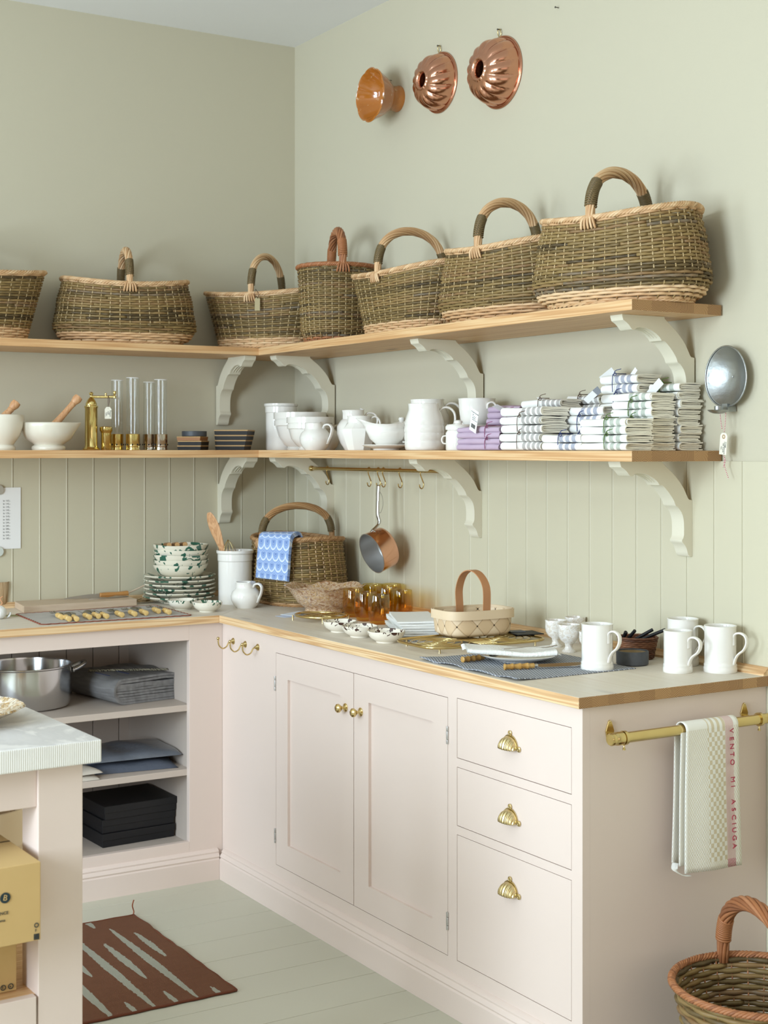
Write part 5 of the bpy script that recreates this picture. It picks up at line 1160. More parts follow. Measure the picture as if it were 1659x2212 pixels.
# copper saucepan
PZ = ZR-.058; PY = -.8055-.002
n = NT('pan_copper'); n.base('#e2ae92').set(Metallic=1.0, Roughness=.18); M_PC = n.m
r = thing('saucepan', 'small copper saucepan with steel lining hanging from the thin rail', 'saucepan', (XR_, PY, PZ), R(0))
Cc = onx(812, 1196, -.125)-Vector((XR_, PY, PZ)); Cc = Vector((Cc.x, Cc.y, Cc.z)); Cc.y = Cc.y*.5
tl = R(20); M = T(-.035, Cc.y, Cc.z) @ Ry(-PI/2-tl)           # local +z = opening direction (-x, slightly up)
RP, DP = .072, .070
G().lathe([(.0002, -DP), (RP*.9, -DP), (RP*.985, -DP+.006), (RP, -DP+.014), (RP, -.001), (RP+.0012, 0)], 64, M).build('copper_body', M_PC, r, smooth=50)
G().lathe([(RP+.0012, 0), (RP-.002, .0002), (RP-.0022, -.004), (RP-.0025, -DP+.014), (RP*.93, -DP+.004), (.0002, -DP+.003)], 64, M).build('steel_lining', M_STEELB, r, smooth=50)
tp = M @ Vector((RP, 0, -.016)); top = Vector((.0, 0.0, .0))
# the side of the rim that faces up
up = max([M @ Vector((RP*cos(a), RP*sin(a), -.016)) for a in [2*PI*i/90 for i in range(90)]], key=lambda p: p.z)
H = spline([up+Vector((.004, 0, -.012)), up+Vector((.010, 0, .004)), Vector((-.004, up.y*.5-.004, up.z+.032)), Vector((-.006, up.y*.3, up.z+.065)), Vector((-.002, 0, -.03)), Vector((0, 0, .006))], 8)
g = G(); g.tube(H, [.0035]*8+[.004]*8+[.0055]*16+[.0062]*8+[.005], 12, flat=1.5, up=(0, 1, 0)); g.build('handle', M_STEEL, r, smooth=180)
G().ball(up+Vector((.002, .012, -.006)), .0045, 10).build('rivet', M_STEEL, r); G().ball(up+Vector((.002, -.012, -.006)), .0045, 10).build('rivet', M_STEEL, r)
g = G(); g.tube(spline([Vector((0, 0, -.012)), Vector((.0, -.022, -.03)), Vector((0, -.030, -.06)), Vector((0, -.016, -.088)), Vector((0, -.004, -.090))], 6), .0006, 5); g.build('tag_loop', M_IRON, r, smooth=180)
g = G(); g.tube(spline([up+Vector((.01, 0, .01)), up+Vector((.015, -.02, .0)), up+Vector((.02, -.040, -.02)), up+Vector((.012, -.028, -.030)), up+Vector((.010, -.004, -.004))], 6), .0022, 8); g.build('handle_fork', M_STEEL, r, smooth=180)
# brass coat hooks on the corner panel
for y, z, l in ((-.6744, .817, 'closest to the room corner'), (-.766, .817, 'middle one of three'), (-.8581, .818, 'nearest the cupboard door')):
    o = thing('cup_hook', 'brass screw hook under the worktop edge, '+l, 'hook', (-DC, y, z), 0, 'brass hooks below the worktop')
    G().lathe([(.0002, 0), (.0115, 0), (.011, .002), (.005, .0085), (.0035, .012), (.0002, .012)], 24, Ry(-PI/2)).build('rose', M_BRASS, o, smooth=50)
    P = spline([(-.010, 0, 0), (-.018, 0, -.004), (-.026, 0, -.017), (-.040, 0, -.0215), (-.053, 0, -.010), (-.056, 0, .005)], 7); G().tube(P, [.0024]*len(P), 10).build('hook_arm', M_BRASS, o, smooth=180)
    G().lathe([(.0002, 0), (.003, .001), (.0035, .003), (.0022, .0045), (.0045, .007), (.0055, .0105), (.004, .014), (.0002, .0155)], 16, T(-.056, 0, .003)).build('finial', M_BRASS, o, smooth=60)
# towel rail on the cabinet end
r = thing('towel_rail', 'thick brass towel rail fixed to the cabinet end panel', 'towel rail'); yR, zR = -LC-.052, .8045
G().tube([(-.535, yR, zR), (-.02, yR, zR)], .0125, 24).build('rod', M_BRASS, r, smooth=50)
G().lathe([(.0002, 0), (.0125, 0), (.0145, .003), (.0145, .012), (.0125, .015), (.0155, .020), (.0155, .036), (.0002, .037)], 28, T(-.556, yR, zR) @ Ry(PI/2)).build('end_knob', M_BRASS, r, smooth=40)
for x in (-.513, -.080):
    y = -LC; o = G(); o.prism([(-.0085, -.022), (0, -.026), (.0085, -.022), (.0125, 0), (.0045, .022), (0, .0255), (-.0045, .022), (-.0125, 0)], lambda u, v, w: (x+u, y-w, zR+.008+v), 0, .004); b = o.build('wall_plate', M_BRASS, r, smooth=0, bevel=.001)
    g = G(); g.tube([(x, y-.003, zR), (x, y-.036, zR)], [.0055, .005], 12); g.build('arm', M_BRASS, b, smooth=50)
    G().tube([(x-.004, yR, zR), (x+.004, yR, zR)], .0165, 24).build('collar', M_BRASS, b, smooth=40); G().lathe([(.0002, 0), (.0035, .0), (.004, .003), (.002, .006), (.002, .013), (.0002, .013)], 12, T(x, yR, zR-.028)).build('screw', M_BRASS, b, smooth=40)
    for dz in (.022, -.012): G().ball((x, y-.004, zR+.008+dz), .0026, 8).build('screw', M_BRASS2, b)
# towel with woven lettering
def towel_mat():
    n = NT('checked_towel'); s = n.sep(n.co('UV')); u = s[0]; v = s[1]   # u across 0..1, v metres from the fold
    cu = n.math('MULTIPLY', u, 19.0); cv = n.math('MULTIPLY', v, 92.0)
    chk = n.math('ABSOLUTE', n.math('MODULO', n.math('ADD', n.math('FLOOR', cu), n.math('FLOOR', cv)), 2.0))
    fine = n.math('GREATER_THAN', n.math('MULTIPLY', n.math('SINE', n.math('MULTIPLY', u, 165.0)), n.math('SINE', n.math('MULTIPLY', v, 560.0))), .0)
    inl = n.math('MULTIPLY', n.math('GREATER_THAN', u, .40), n.math('LESS_THAN', u, .74)); bot = n.math('GREATER_THAN', v, .315)
    p = n.math('ADD', n.math('MULTIPLY', n.math('MULTIPLY', inl, n.math('SUBTRACT', 1.0, bot)), chk), n.math('MULTIPLY', n.math('SUBTRACT', 1.0, n.math('MULTIPLY', inl, n.math('SUBTRACT', 1.0, bot))), n.math('MULTIPLY', fine, .6)))
    c = n.mix(p, '#f0ede4', '#d6c8ab')
    redb = n.math('MULTIPLY', n.math('GREATER_THAN', u, .74), n.math('LESS_THAN', u, .90)); rf = n.math('MULTIPLY', n.math('SINE', n.math('MULTIPLY', u, 230)), n.math('SINE', n.math('MULTIPLY', v, 900)))
    c = n.mix(redb, c, n.mix(bot, '#dcc2bb', n.mix(n.math('GREATER_THAN', rf, -.1), '#ead9d0', '#b05566')))
    n.base(c).set(Roughness=.9).bump(n.math('ADD', p, rf), .35, .0015); return n.m
M_TWL = towel_mat()
def towel():
    r = thing('tea_towel', 'cream checked tea towel with red lettering hanging on the brass towel rail', 'towel'); rr = .0155
    def strip(name, x0, x1, yo, Lf, Lb, k, fl=0):
        g = G(); path = []
        nb, na, nf = 12, 12, 26
        for i in range(nb): path.append((yR+rr+yo, zR-Lb*(1-i/nb), -(Lb*(1-i/nb))))
        for i in range(na+1): a = PI*i/na; path.append((yR+(rr+yo)*cos(a), zR+(rr+yo)*sin(a), 0.0))
        for i in range(1, nf+1): path.append((yR-rr-yo, zR-Lf*i/nf, Lf*i/nf))
        nv = len(path); nu = 22
        def f(u, v):
            i = int(round(v*(nv-1))); y, z, d = path[i]; x = x0+(x1-x0)*u; dd = abs(d)
            wav = .0035*sin(x*42)*min(1, dd/.15); x += (u-.5)*.022*dd/.35+fl*dd*.06; 
            if i > nb+na: y -= .004*dd/.35+wav+.006*(dd/.35)*(1-u)
            return (x, y+(wav if i < nb else 0), z-.000*u+(.010*u-.005)*dd/.35*-1)
        g.grid(f, nu, nv); return uvgrid(g, name, M_TWL, r, nu, nv, lambda i, j: (i/(nu-1), abs(path[j][2])) if i < nu else (9, 0), solid=.0018)
    strip('front_fold', -.338, -.170, .002, .335, .325, 0)
    strip('inner_fold', -.348, -.225, -.0055, .318, .315, 1, -.08)
    # rounded hem edge on the left
    ly = yR-rr-.006
    for k, ch in enumerate('VENTO'): pass
    s = 'VENTO  MI  ASCIUGA'; z = zR-.002; xx = -.170-.18*.168
    pos = 0
    adv = {' ': .0105, 'I': .0115, 'M': .0215}
    for ch in s:
        a = adv.get(ch, .0188)
        if ch != ' ':
            d = zR-z+a/2; x = xx+(.82-.5)*.022*d/.35
            M = T(x, ly-.0035-.0065*(d/.35)-.0006, z-a/2) @ Rx(PI/2-.02) @ Rz(-PI/2)
            text(ch, 'woven_letter', M_REDTW, r, M, .0185, .0009, 'CENTER')
        z -= a
    lo = thing  # hanging loop label
    g = G(); g.tube(spline([(-.352, yR+.004, zR-.312), (-.366, yR-.010, zR-.322), (-.352, yR-.022, zR-.334), (-.330, yR-.020, zR-.338)], 6), .0075, 4, flat=.12, up=(0, 0, 1)); g.build('cotton_loop', M_LIN, r, smooth=0)
towel()
# paper tag on the corner basket's handle
q = Vector((-.385, -.330, ZU+.17)); f = onx(553, 640, -.40)
tg = thing('price_tag', 'small brown paper tag tied to the handle of the corner shelf basket', 'price tag', (0, 0, 0), 0); b = ony(556, 655, -.345); cdir = Rz(-YAW)
G().prism([(-.0095, -.028), (.0095, -.028), (.0095, .016), (.005, .022), (-.005, .022), (-.0095, .016)], lambda u, v, w: tuple(T(b.x, b.y, b.z) @ cdir @ Rx(R(-8)) @ Vector((u, w, v))), -.0005, .0005).build('paper', plain('kraft_tag', '#b0a27c', .8), tg, smooth=0)
G().tube([(b.x, b.y-.002, b.z+.018), (b.x-.010, b.y+.003, b.z+.036), (b.x-.004, b.y+.006, b.z+.052), (b.x+.008, b.y+.004, b.z+.034), (b.x+.001, b.y-.002, b.z+.018)], .0011, 6).build('string', M_BROWN, tg, smooth=180)
# ================================================================ folded linens on the lower right shelf
def stripe(name, col, n_=3, y0=.024, w=.0155, p=.025):
    n = NT(name); y = n.sep(n.co())[1]; m = None
    for k in range(n_):
        a = n.math('MULTIPLY', n.math('GREATER_THAN', y, y0+k*p), n.math('LESS_THAN', y, y0+k*p+w)); m = a if m is None else n.math('ADD', m, a)
    f = n.noise(n.co('Object', (1, 1, 1)), 900, 1)
    n.base(n.mix(n.math('MULTIPLY', m, .92), n.mix(n.noise(n.co(), 12, 3), '#efede6', '#f3f1eb'), n.mix(f, col, '#d5d3cd'))).set(Roughness=.9).bump(n.noise(n.co(), 260, 2), .15, .001); return n.m
M_SBR = stripe('brown_striped_linen', '#6c5c57', 4, .006, .014, .0225); M_SBL = stripe('blue_striped_linen', '#41558f'); M_SGR = stripe('green_striped_linen', '#7c9072'); M_SPL = cloth('natural_linen', '#e9e4d6', None, 420, .9, .2)
M_EDG = plain('linen_cut_edge', '#f2ebd8', .95, bump=(400, .4, .001))
M_LIL = cloth('lilac_linen', '#b39ab0', '#ccb9c8', 420, .95, .25)
def towel_fold(name, label, cat, x0, yn, z, W_, L, h, mat_, group, nl=3, puff=0, seed=0, tilt=0, edge=None):
    """folded cloth; rounded fold faces -x, cut layers show at the near (-y) end"""
    rnd = random.Random(seed*31+5); r = thing(name, label, cat, (x0, yn, z), 0, group)
    if tilt: r.rotation_euler = (tilt, 0, 0)
    t = h/(2*nl+.3)
    for k in range(nl):
        hi = h/2-k*t-.0003; g = G(); ph = rnd.uniform(0, 6); d0 = rnd.uniform(0, .006)+.0015*k; x1 = W_-rnd.uniform(0, .008)
        prof = [(x1, hi), (W_*.7, hi*1.0), (W_*.4, hi*1.02), (hi+.006+k*t*.5, hi)]
        for i in range(1, 8): a = PI/2+PI*i/8; prof.append((hi+.002+k*t*1.0+cos(a)*hi*.95, sin(a)*hi))
        prof += [(hi+.006+k*t*.5, -hi), (W_*.4, -hi), (W_*.7, -hi), (x1-rnd.uniform(0, .006), -hi)]
        tt = t*.9; inn = []
        for i, (x, zz) in enumerate(prof):
            p0 = prof[max(0, i-1)]; p1 = prof[min(len(prof)-1, i+1)]; d = Vector((p1[0]-p0[0], p1[1]-p0[1])).normalized(); inn.append((x-d.y*tt, zz+d.x*tt))
        ring = prof+inn[::-1]; m = len(ring); NY = 12
        def f(u, v):
            i = int(round(u*m)) % m; x, zz = ring[i]; y = d0+v*(L-d0-k*.003)
            s = (zz/h+.5); e = .0012*sin(y*38+ph)+.0008*sin(x*90+ph)
            pf = puff*s*sin(PI*min(1, v*1.0))**.7*sin(PI*min(1, max(0, x/W_)))**.5 if puff else 0
            if v == 0: zz += .0006*sin(x*160+ph)
            return (x+.0015*sin(y*30+ph), y, max(.0004, zz+h/2+e*s+pf))
        g.grid(f, m, NY, cu=True); q = len(prof)
        for s_ in (0, NY-1):
            ii = [i*NY+s_ for i in range(m)]
            for i in range(q-1): g.f.append((ii[i], ii[i+1], ii[m-2-i], ii[m-1-i])); g.mi.append(1 if edge else 0)
        g.build('cloth_fold', [mat_, edge] if edge else mat_, r, smooth=50)
    return r
ORD = lambda k, n_: ('bottom' if k == 0 else 'top' if k == n_-1 else ['', 'second from below', 'third from below', 'fourth from below', 'fifth from below', 'sixth from below', 'seventh from below', 'eighth from below'][k])
def tie(r, y, h, W_, m, dirn=1, h0=0):
    P = [(-.0012+.0006, y, h0+.004), (-.0016, y, h0+h*.5), (.0, y, h0+h-.004), (.008, y, h0+h+.002), (W_*.5, y+.002, h0+h+.003)]
    g = G(); g.tube(spline(P, 5), .0011, 6)
    g.tube(spline([(.004, y, h0+h+.001), (-.004, y-.014, h0+h+.005), (-.006, y-.022, h0+h-.001), (-.002, y-.010, h0+h-.004), (.002, y, h0+h)], 5), .0010, 6)
    g.tube(spline([(.004, y, h0+h+.001), (.0, y-.012, h0+h+.010), (.004, y-.030, h0+h+.014)], 5), .0010, 6)
    g.build('twine_tie', m, r, smooth=180)
def pile(nm, desc, where, uL, uR, x0, W_, n_, h, mat_, tm, ty=.115, puff=0, z0=None, edge=None, ties=True, dz=0, cat='tea towel', jit=.004, tilt=0):
    yf, yn = onx(uL, 970, x0).y, onx(uR, 970, x0).y; z = (zs if z0 is None else z0)+.0003; L = yf-yn
    for k in range(n_):
        r = towel_fold(nm, '%s, %s %s' % (desc, ORD(k, n_) if n_ > 1 else 'lying', where), cat, x0+random.uniform(-jit, jit)*.5+(.002 if k else 0), yn+random.uniform(-jit, jit), z, W_, L, h-.0004, mat_, '%s %s' % (desc.replace(' folded', ''), where), puff=puff if k == n_-1 or puff else 0, seed=k+int(uL), edge=edge, tilt=tilt)
        if ties and k % 2 == 1: tie(r, min(ty, L*.62), h*2, W_, tm, h0=-h)
        z += h
    return z
pile('linen_cloth', 'lilac linen cloth folded', 'in the low lilac pile', 985, 1078, -.282, .115, 4, .0172, M_LIL, M_PINKTW, .07, .004, edge=M_LIL, cat='cloth')
pile('linen_cloth', 'lilac linen cloth folded', 'in the taller lilac pile', 1048, 1118, -.158, .10, 7, .0190, M_LIL, M_PINKTW, .06, .002, edge=M_LIL, cat='cloth')
pile('tea_towel', 'brown striped white tea towel', 'in the front brown pile', 1078, 1165, -.288, .105, 5, .0240, M_SBR, M_BROWN, .10, edge=M_EDG)
pile('tea_towel', 'brown striped white tea towel', 'in the rear brown pile', 1122, 1208, -.172, .085, 6, .0245, M_SBR, M_BROWN, .10, edge=M_EDG)
pile('tea_towel', 'blue striped white tea towel', 'in the low blue pair', 1168, 1252, -.292, .105, 2, .0210, M_SBL, M_NAVY, .090, edge=M_EDG)
pile('tea_towel', 'blue striped white tea towel', 'in the pile behind the low blue pair', 1216, 1296, -.182, .095, 5, .0240, M_SBL, M_NAVY, .100, edge=M_EDG)
pile('tea_towel', 'brown striped white tea towel', 'in the pile against the wall', 1222, 1290, -.085, .080, 6, .0262, M_SBR, M_BROWN, .10, edge=M_EDG)
zt = pile('tea_towel', 'blue striped white tea towel', 'in the tallest blue pile', 1292, 1372, -.128, .100, 8, .0258, M_SBL, M_NAVY, .095, edge=M_EDG)
pile('tea_towel', 'green striped white tea towel', 'in the green pile by the shelf edge', 1252, 1350, -.295, .100, 4, .0206, M_SGR, M_GREEN, .080, edge=M_EDG)
pile('tea_towel', 'green striped white tea towel', 'in the middle green pile', 1318, 1404, -.192, .092, 7, .0216, M_SGR, M_GREEN, .085, edge=M_EDG)
pile('tea_towel', 'green striped white tea towel', 'in the pile at the shelf end', 1398, 1464, -.096, .088, 8, .0222, M_SGR, M_GREEN, .075, edge=M_EDG)
# swing tags
def card(label, u, v, x, rz, rx, ry, lx, lz, marks=None, m=None):
    q = onx(u, v, x); o = thing('swing_tag', label, 'tag', (q.x, q.y, q.z), 0, None); M = Rz(rz) @ Ry(ry) @ Rx(rx)
    G().box(-.0004, .0004, -lx/2, lx/2, -lz/2, lz/2, M).build('card', m or M_PAPER, o, smooth=0)
    if marks:
        k = 0
        F = M @ T(-.0006, 0, 0) @ FX
        text(marks, 'brand_line', M_INK, o, F @ T(0, lz*.36, 0), .0052, align='CENTER')
        for k, s in enumerate(('pink', '47 x 70 cm', '100% linen', 'machine wash 60')): text(s, 'small_print', M_INK, o, F @ T(-lx*.30, lz*.26-k*.0052, 0), .0036)
        g = G(); x_ = -lx*.30; rnd = random.Random(3)
        while x_ < lx*.30: w_ = rnd.choice((.0004, .0008, .0012)); g.box(-.0009, -.0005, x_, x_+w_, -lz*.34, -lz*.16, M); x_ += w_+rnd.choice((.0006, .001))
        g.build('barcode', M_INK, o, smooth=0)
    return o
card('white paper tag with a barcode standing on the low lilac pile', 1024, 909, -.292, R(0), R(24), R(-8), .033, .068, 'Towel Rosendal')
card('white paper tag lying on the taller lilac pile', 1080, 882, -.165, R(-8), R(-12), R(-62), .05, .036)
card('grey paper tag leaning on the rear brown striped pile', 1178, 868, -.110, R(-10), R(15), R(-50), .055, .03)
card('white paper tag on the front blue pile by the navy bow', 1275, 858, -.17, R(5), R(-28), R(-40), .06, .018)
card('grey tag sticking up behind the tallest blue pile', 1285, 849, -.09, R(-5), R(-20), R(-35), .07, .02, None, plain('grey_tag', '#8f9399', .7))
card('narrow white tag pointing up from the top blue towel', 1364, 812, -.09, R(0), R(-38), R(-10), .060, .012)
card('broad white card standing behind the top blue towels', 1318, 818, -.06, R(0), R(-22), R(-30), .075, .045)
card('white tag rising from the green bow on the middle pile', 1415, 838, -.11, R(0), R(-30), R(-25), .075, .02)
# ================================================================ inside the open cabinet
zsh1, zsh2, zfl = .598, .380, .125
r = thing('stock_pot', 'polished steel stock pot on the upper shelf of the open cabinet', 'pot', (-1.190, -.300, zsh1), 0)
G().lathe([(.0002, .0), (.138, .0), (.150, .006), (.156, .020), (.156, .135), (.160, .139), (.160, .142), (.153, .142), (.152, .136), (.152, .022), (.146, .012), (.0002, .008)], 96).build('body', M_STEEL, r, smooth=40)
for s in (1,):
    P = spline([(.154, -.036, .118), (.170, -.032, .122), (.196, -.022, .134), (.204, 0, .138), (.196, .022, .134), (.170, .032, .122), (.154, .036, .118)], 7); G().tube(P, [.0055]*len(P), 12, flat=1.3).build('handle', M_STEEL, r, smooth=180)
    for y in (-.036, .036): G().ball((.157, y, .118), .011, 14, (.5, 1, 1)).build('rivet', M_STEEL, r, smooth=180)
r.rotation_euler = (0, 0, R(-8))
n = NT('grey_wool'); s = n.sep(n.co()); wv = n.math('MULTIPLY', n.math('SINE', n.math('MULTIPLY', n.math('ADD', s[1], s[2]), 1500)), n.math('SINE', n.math('MULTIPLY', s[0], 1300)))
cc = n.mix(n.ramp(n.noise(n.co('Object', (8, 1, 6)), 9, 3), [(.35, 0.0), (.65, 1.0)]), '#67666b', '#8f8d8f'); n.base(n.mix(n.math('MULTIPLY_ADD', wv, .3, .25), cc, '#b9b2a4')).set(Roughness=.95).bump(wv, .6, .003); M_WOOL = n.m
b = folded('wool_blanket', 'grey woven blanket folded with a fringed end, on the upper cabinet shelf', 'blanket', (-.835, -.290, zsh1+.0005), R(9), .265, .33, .088, 5, M_WOOL, crinkle=.006)
g = G(); rnd = random.Random(2)
for k in range(70):
    t = k/69; x = -.11+.22*t; y = .05-.15*t; g.tube([(x, y, .090), (x+rnd.uniform(-.004, .004), y-.008, .098), (x+rnd.uniform(-.006, .006), y-.020, .094)], .0013, 4)
g.build('fringe', plain('wool_fringe', '#a89f86', .95), b, smooth=180)
for k in range(2): G().box(-.112+.075*k, -.108+.075*k, -.1, .0, .0925, .0935).build('blue_thread', M_NAVY, b)
def soft(name, label, loc, rz, lx, ly, h, m, group=None, seed=1, cat='bag'):
    r = thing(name, label, cat, loc, rz, group)
    def f(u, v, s):
        x, y = (u-.5)*lx, (v-.5)*ly; e = (1-abs(2*u-1)**4)*(1-abs(2*v-1)**4); q = e**.5*h; w = .1*h*sin(x*40+seed)*sin(y*31+seed*2)*e
        return (x+.003*sin(y*30+seed), y, .001+(q+w if s else 0)*(.75+.25*noise.noise(Vector((x*9, y*9, seed)))))
    g = G(); g.grid(lambda u, v: f(u, v, 1), 36, 30); g.grid(lambda u, v: f(1-u, v, 0), 36, 30); g.build('bag_body', m, r, smooth=60); return r
n = NT('wrapped_blue_cloth'); n.base(n.mix(n.noise(n.co(), 8, 3), '#535861', '#70757e')).set(Roughness=.3, Coat_Weight=.5, Coat_Roughness=.1).bump(n.noise(n.co(), 22, 4), .6, .01); M_BAG = n.m
M_BAG2 = plain('slate_blue_cotton', '#4f5460', .8, bump=(40, .5, .006))
soft('textile_packet', 'slate blue textile packed in clear film, lower one on the middle shelf', (-.875, -.385, zsh2), R(-8), .33, .26, .040, M_BAG2, 'slate blue textile packets', 1, 'textile packet')
soft('textile_packet', 'slate blue textile packed in clear film, upper one on the middle shelf', (-.865, -.380, zsh2+.038), R(-4), .34, .25, .036, M_BAG, 'slate blue textile packets', 3, 'textile packet')
M_POU = plain('cream_cotton', '#ccc2b4', .85, bump=(50, .3, .004))
soft('cotton_packet', 'cream cotton packet, lower one beside the island corner on the middle shelf', (-1.10, -.49, zsh2), 0, .16, .15, .018, M_POU, 'cream cotton packets', 2, 'textile packet'); soft('cotton_packet', 'cream cotton packet, upper one beside the island corner on the middle shelf', (-1.09, -.485, zsh2+.017), R(5), .16, .14, .018, M_POU, 'cream cotton packets', 5, 'textile packet')
for k, l in enumerate(('bottom', 'middle', 'top')):
    r = thing('black_box', 'flat black cardboard box, %s of three at the bottom of the open cabinet' % l, 'box', (-.850+.003*k, -.345-.002*k+(.006 if k == 1 else 0), zfl+.0465*k), R(3 if k != 1 else 2), 'flat black boxes in a stack')
    G().box(-.132, .132, -.115, .115, .0004, .036).build('base', M_BLACK, r, smooth=0, bevel=.001); G().box(-.135, .135, -.118, .118, .0225, .0462).build('lid', M_BLACK, r, smooth=0, bevel=.0015)
# ================================================================ rug
n = NT('rust_kilim'); s = n.sep(n.co()); X_ = s[0]; Y_ = s[1]
wv = n.math('MULTIPLY', n.math('SINE', n.math('MULTIPLY', X_, 2300)), n.math('SINE', n.math('MULTIPLY', Y_, 1500)))
m = None
def band(xc, y0, y1, w0):
    """grey stripe along local y with ragged, stepped ends"""
    st = n.math('DIVIDE', n.math('ROUND', n.math('MULTIPLY', Y_, 110)), 110)
    jag = n.math('MULTIPLY', n.math('SUBTRACT', n.noise(n.comb(xc*7, st, 0.0), 60, 3, .8), .5), .013)
    mid, hl = (y0+y1)/2, (y1-y0)/2; tq = n.math('DIVIDE', n.math('ABSOLUTE', n.math('SUBTRACT', st, mid)), hl); w = n.math('MULTIPLY', n.math('POWER', n.math('MAXIMUM', n.math('SUBTRACT', 1.0, tq), 0.0), .42), w0)
    return n.math('LESS_THAN', n.math('ABSOLUTE', n.math('SUBTRACT', n.math('ADD', X_, jag), xc)), w)
for xc, y0, y1, w0 in BANDS if False else ((-.060, -.40, -.155, .011), (-.112, -.735, -.085, .014), (-.175, -.53, -.20, .013), (-.235, -.75, -.06, .014), (-.300, -.44, -.16, .012), (-.355, -.76, -.26, .014), (-.42, -.5, -.12, .013), (-.48, -.75, -.2, .014), (-.54, -.5, -.2, .012), (-.05, -.76, -.68, .008), (-.172, -.76, -.64, .008), (-.29, -.76, -.66, .008), (-.15, -.06, .05, .010)):
    a = band(xc, y0, y1, w0); m = a if m is None else n.math('MAXIMUM', m, a)
n.base(n.mix(m, n.mix(n.noise(n.co('Object', (2, 14, 1)), 6, 3), '#6b4024', '#784a2d'), '#a8a695')).set(Roughness=.95).bump(wv, .6, .002); M_RUG = n.m
r = thing('rug', 'rust brown flatwoven rug with ragged grey streaks on the floor', 'rug', (-1.008, -.822, 0), R(0))
def rf(u, v, s): x, y = -.62*u, -.735*v; x -= .004*sin(y*18)*(1 if u < .05 else 0); return (x, y, (.0055 if s else .0005)+(.004*max(0, 1-u*14)*abs(sin(v*PI*3))**6 if s else 0))
g = G(); g.grid(lambda u, v: rf(u, v, 1), 60, 60); g.grid(lambda u, v: rf(1-u, v, 0), 30, 30); g.build('weave', M_RUG, r, smooth=60)
g = G()
for q in ([(0, -.735*i/40, .004) for i in range(41)], [(-.62*i/30, -.735, .004) for i in range(31)], [(-.62*i/30, 0, .004) for i in range(31)]): g.tube([(a+.0015*sin(b*60), b+.0015*sin(a*70), z) for a, b, z in q], .0038, 6)
g.build('selvedge', plain('rust_cord', '#67361f', .95), r, smooth=180)
G().tube(spline([(-.004, -.003, .004), (.004, .01, .012), (0, .012, .03), (.008, .02, .045)], 5), .0022, 6).build('loose_tassel', plain('rust_yarn', '#8a4d30', .95), r, smooth=180)
# ================================================================ marble topped island
IR = R(1.8); isl = thing('kitchen_island', 'pale pink island table with thick white marble top', 'island table', (-1.706, -2.399, 0), IR)
def ibox(name, x0, x1, y0, y1, z0, z1, m=M_CAB, bv=.0015, par=None): return G().box(x0, x1, y0, y1, z0, z1).build(name, m, par or isl, smooth=0, bevel=bv)
g = G().box(-.66, 0, 0, .68, .8555, .9); g.mi = [0, 0, 1, 1, 0, 0]; g.build('marble_top', [M_MARBLE, M_MEDGE], isl, smooth=0, bevel=.0025)
ibox('leg', -.118, -.028, .028, .118, 0, .855); ibox('leg', -.118, -.028, .56, .65, 0, .855); ibox('leg', -.63, -.54, .028, .118, 0, .855); ibox('leg', -.63, -.54, .56, .65, 0, .855)
ibox('apron', -.54, -.118, .036, .058, .777, .855); ibox('apron', -.058, -.036,   .118, .56, .777, .855); ibox('apron', -.54, -.118, .62, .642, .777, .855)
ibox('lower_shelf', -.61, -.04, .046, .63, .392, .414, M_SHELF_X); ibox('shelf_rail', -.54, -.122, .026, .046, .352, .416)
n = NT('cardboard'); n.base(n.mix(n.noise(n.co(), 6, 3), '#c2a066', '#cfae76')).set(Roughness=.85).bump(n.noise(n.co('Object', (1, 1, 8)), 60, 2), .1, .001); M_BOXC = n.m; M_PRNT = plain('box_print', '#1f3135', .8)
def carton(label, x1, y0, z0, lx, ly, h, rz):
    r = thing('cardboard_box', label, 'cardboard box', (x1, y0, z0), rz, 'cardboard boxes on the island shelf')
    G().box(-lx, 0, 0, ly, 0, h).build('carton', M_BOXC, r, smooth=0, bevel=.0015); G().box(-lx+.001, -.001, ly*.49, ly*.51, h, h+.0006).build('flap_joint', plain('dark_gap', '#5f4d2c', .9), r, smooth=0); return r
zz = .4145
k1 = carton('lower cardboard box on the island shelf with recycling symbols', ony(36, 2100, -2.32).x, -2.32, zz, .30, .26, .134, IR)
k2 = carton('upper cardboard box on the island shelf with a round black emblem', ony(88, 1930, -2.45).x, -2.45, zz+.1345, .34, .34, .146, IR)
FY = lambda x, z: T(x, -.0009, z) @ Rx(PI/2)
def ringy(par, x, z, R0, name='round_emblem', wd=.0016):
    g = G(); g.lathe([(R0-wd, 0), (R0, 0), (R0, .0004), (R0-wd, .0004)], 32, T(x, -.0008, z) @ Rx(PI/2)); return g.build(name, M_PRNT, par, smooth=0)
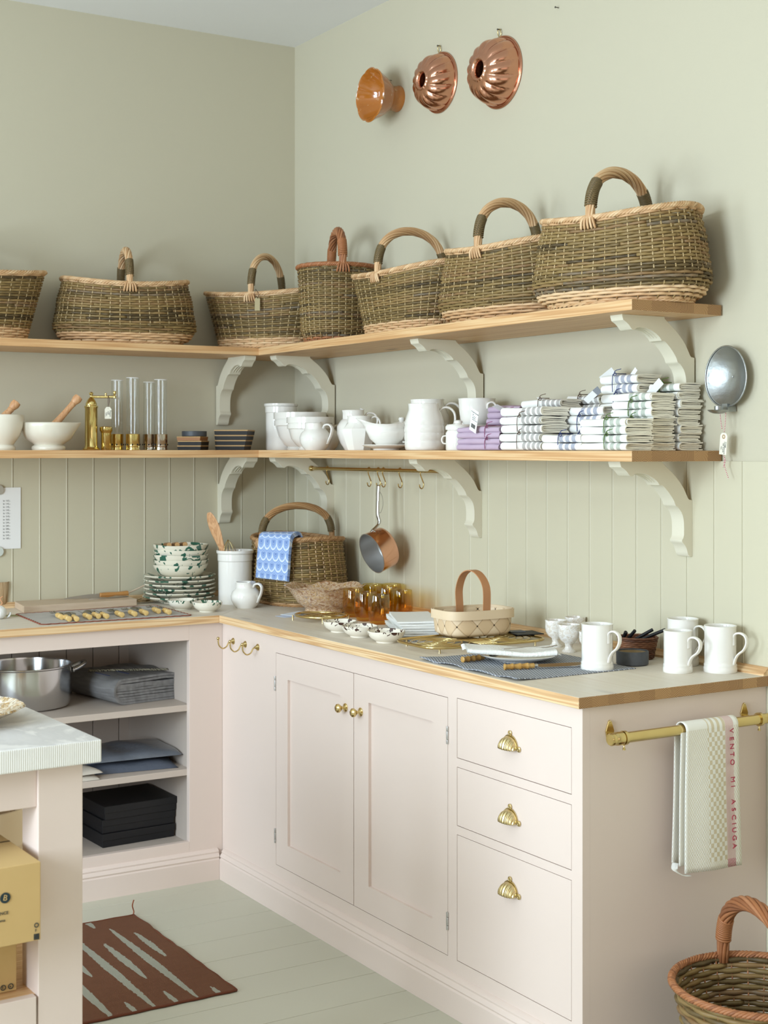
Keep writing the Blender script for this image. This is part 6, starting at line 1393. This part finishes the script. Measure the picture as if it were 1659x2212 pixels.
g = G(); g.lathe([(.0002, 0), (.0098, 0), (.0098, .0004), (.0002, .0004)], 36, T(-.068, -.0008, .090) @ Rx(PI/2)); e = g.build('round_emblem', M_PRNT, k2, smooth=0)
text('B', 'emblem_letter', M_BOXC, k2, T(-.0682, -.0016, .090) @ Rx(PI/2) @ Rz(R(-12)), .015, align='CENTER')
text('FRANCE', 'box_lettering', M_PRNT, k2, FY(-.062, .062), .0080, align='RIGHT'); text('home', 'box_lettering', M_PRNT, k2, FY(-.068, .049), .0068, align='RIGHT')
ringy(k2, -.0085, .029, .0045); text('F', 'symbol', M_PRNT, k2, FY(-.0115, .019), .008); g = G()
for k in range(9): g.box(-.0135+.0012*k, -.0135+.0012*k+.0007, -.0010, -.0004, .002, .013)
g.build('bar_mark', M_PRNT, k2, smooth=0)
ringy(k1, -.012, .010, .0055); ringy(k1, -.027, .010, .0055); text('♻' if False else 'e', 'symbol', M_PRNT, k1, FY(-.0145, .010), .007); text('E', 'symbol', M_PRNT, k1, FY(-.0295, .010), .007)
chipbasket('tall round birch chip basket standing on the island shelf behind the boxes', (-1.80, -1.845, .4145), 0, .24, .24, .250, 2.0, .90, False, 14)
n = NT('gold_marbled_glaze'); n.base(n.ramp(n.noise(n.co(), 34, 4, .6, 2.5), [(.36, '#efe9dc'), (.46, '#c9a46a'), (.52, '#8d6f4d'), (.58, '#ece4d4'), (.7, '#d8c39c')])).set(Roughness=.1, Coat_Weight=.6)
q = onz(-18, 1562, .9); r = thing('marbled_platter', 'marbled gold and white platter with scalloped edge on the island', 'platter', (-1.905, -2.085, .9002), 0)
sc_ = lambda x, y, z, a, rr: (x*(1+.035*abs(sin(5*a))*(rr/.15)), y*(1+.035*abs(sin(5*a))*(rr/.15)), z)
G().lathe([(.0002, .003), (.060, .0), (.064, .004), (.095, .012), (.128, .026), (.137, .031), (.134, .0345), (.126, .031), (.095, .0185), (.064, .0105), (.0002, .009)], 100, None, sc_).build('platter_body', n.m, r, smooth=50)
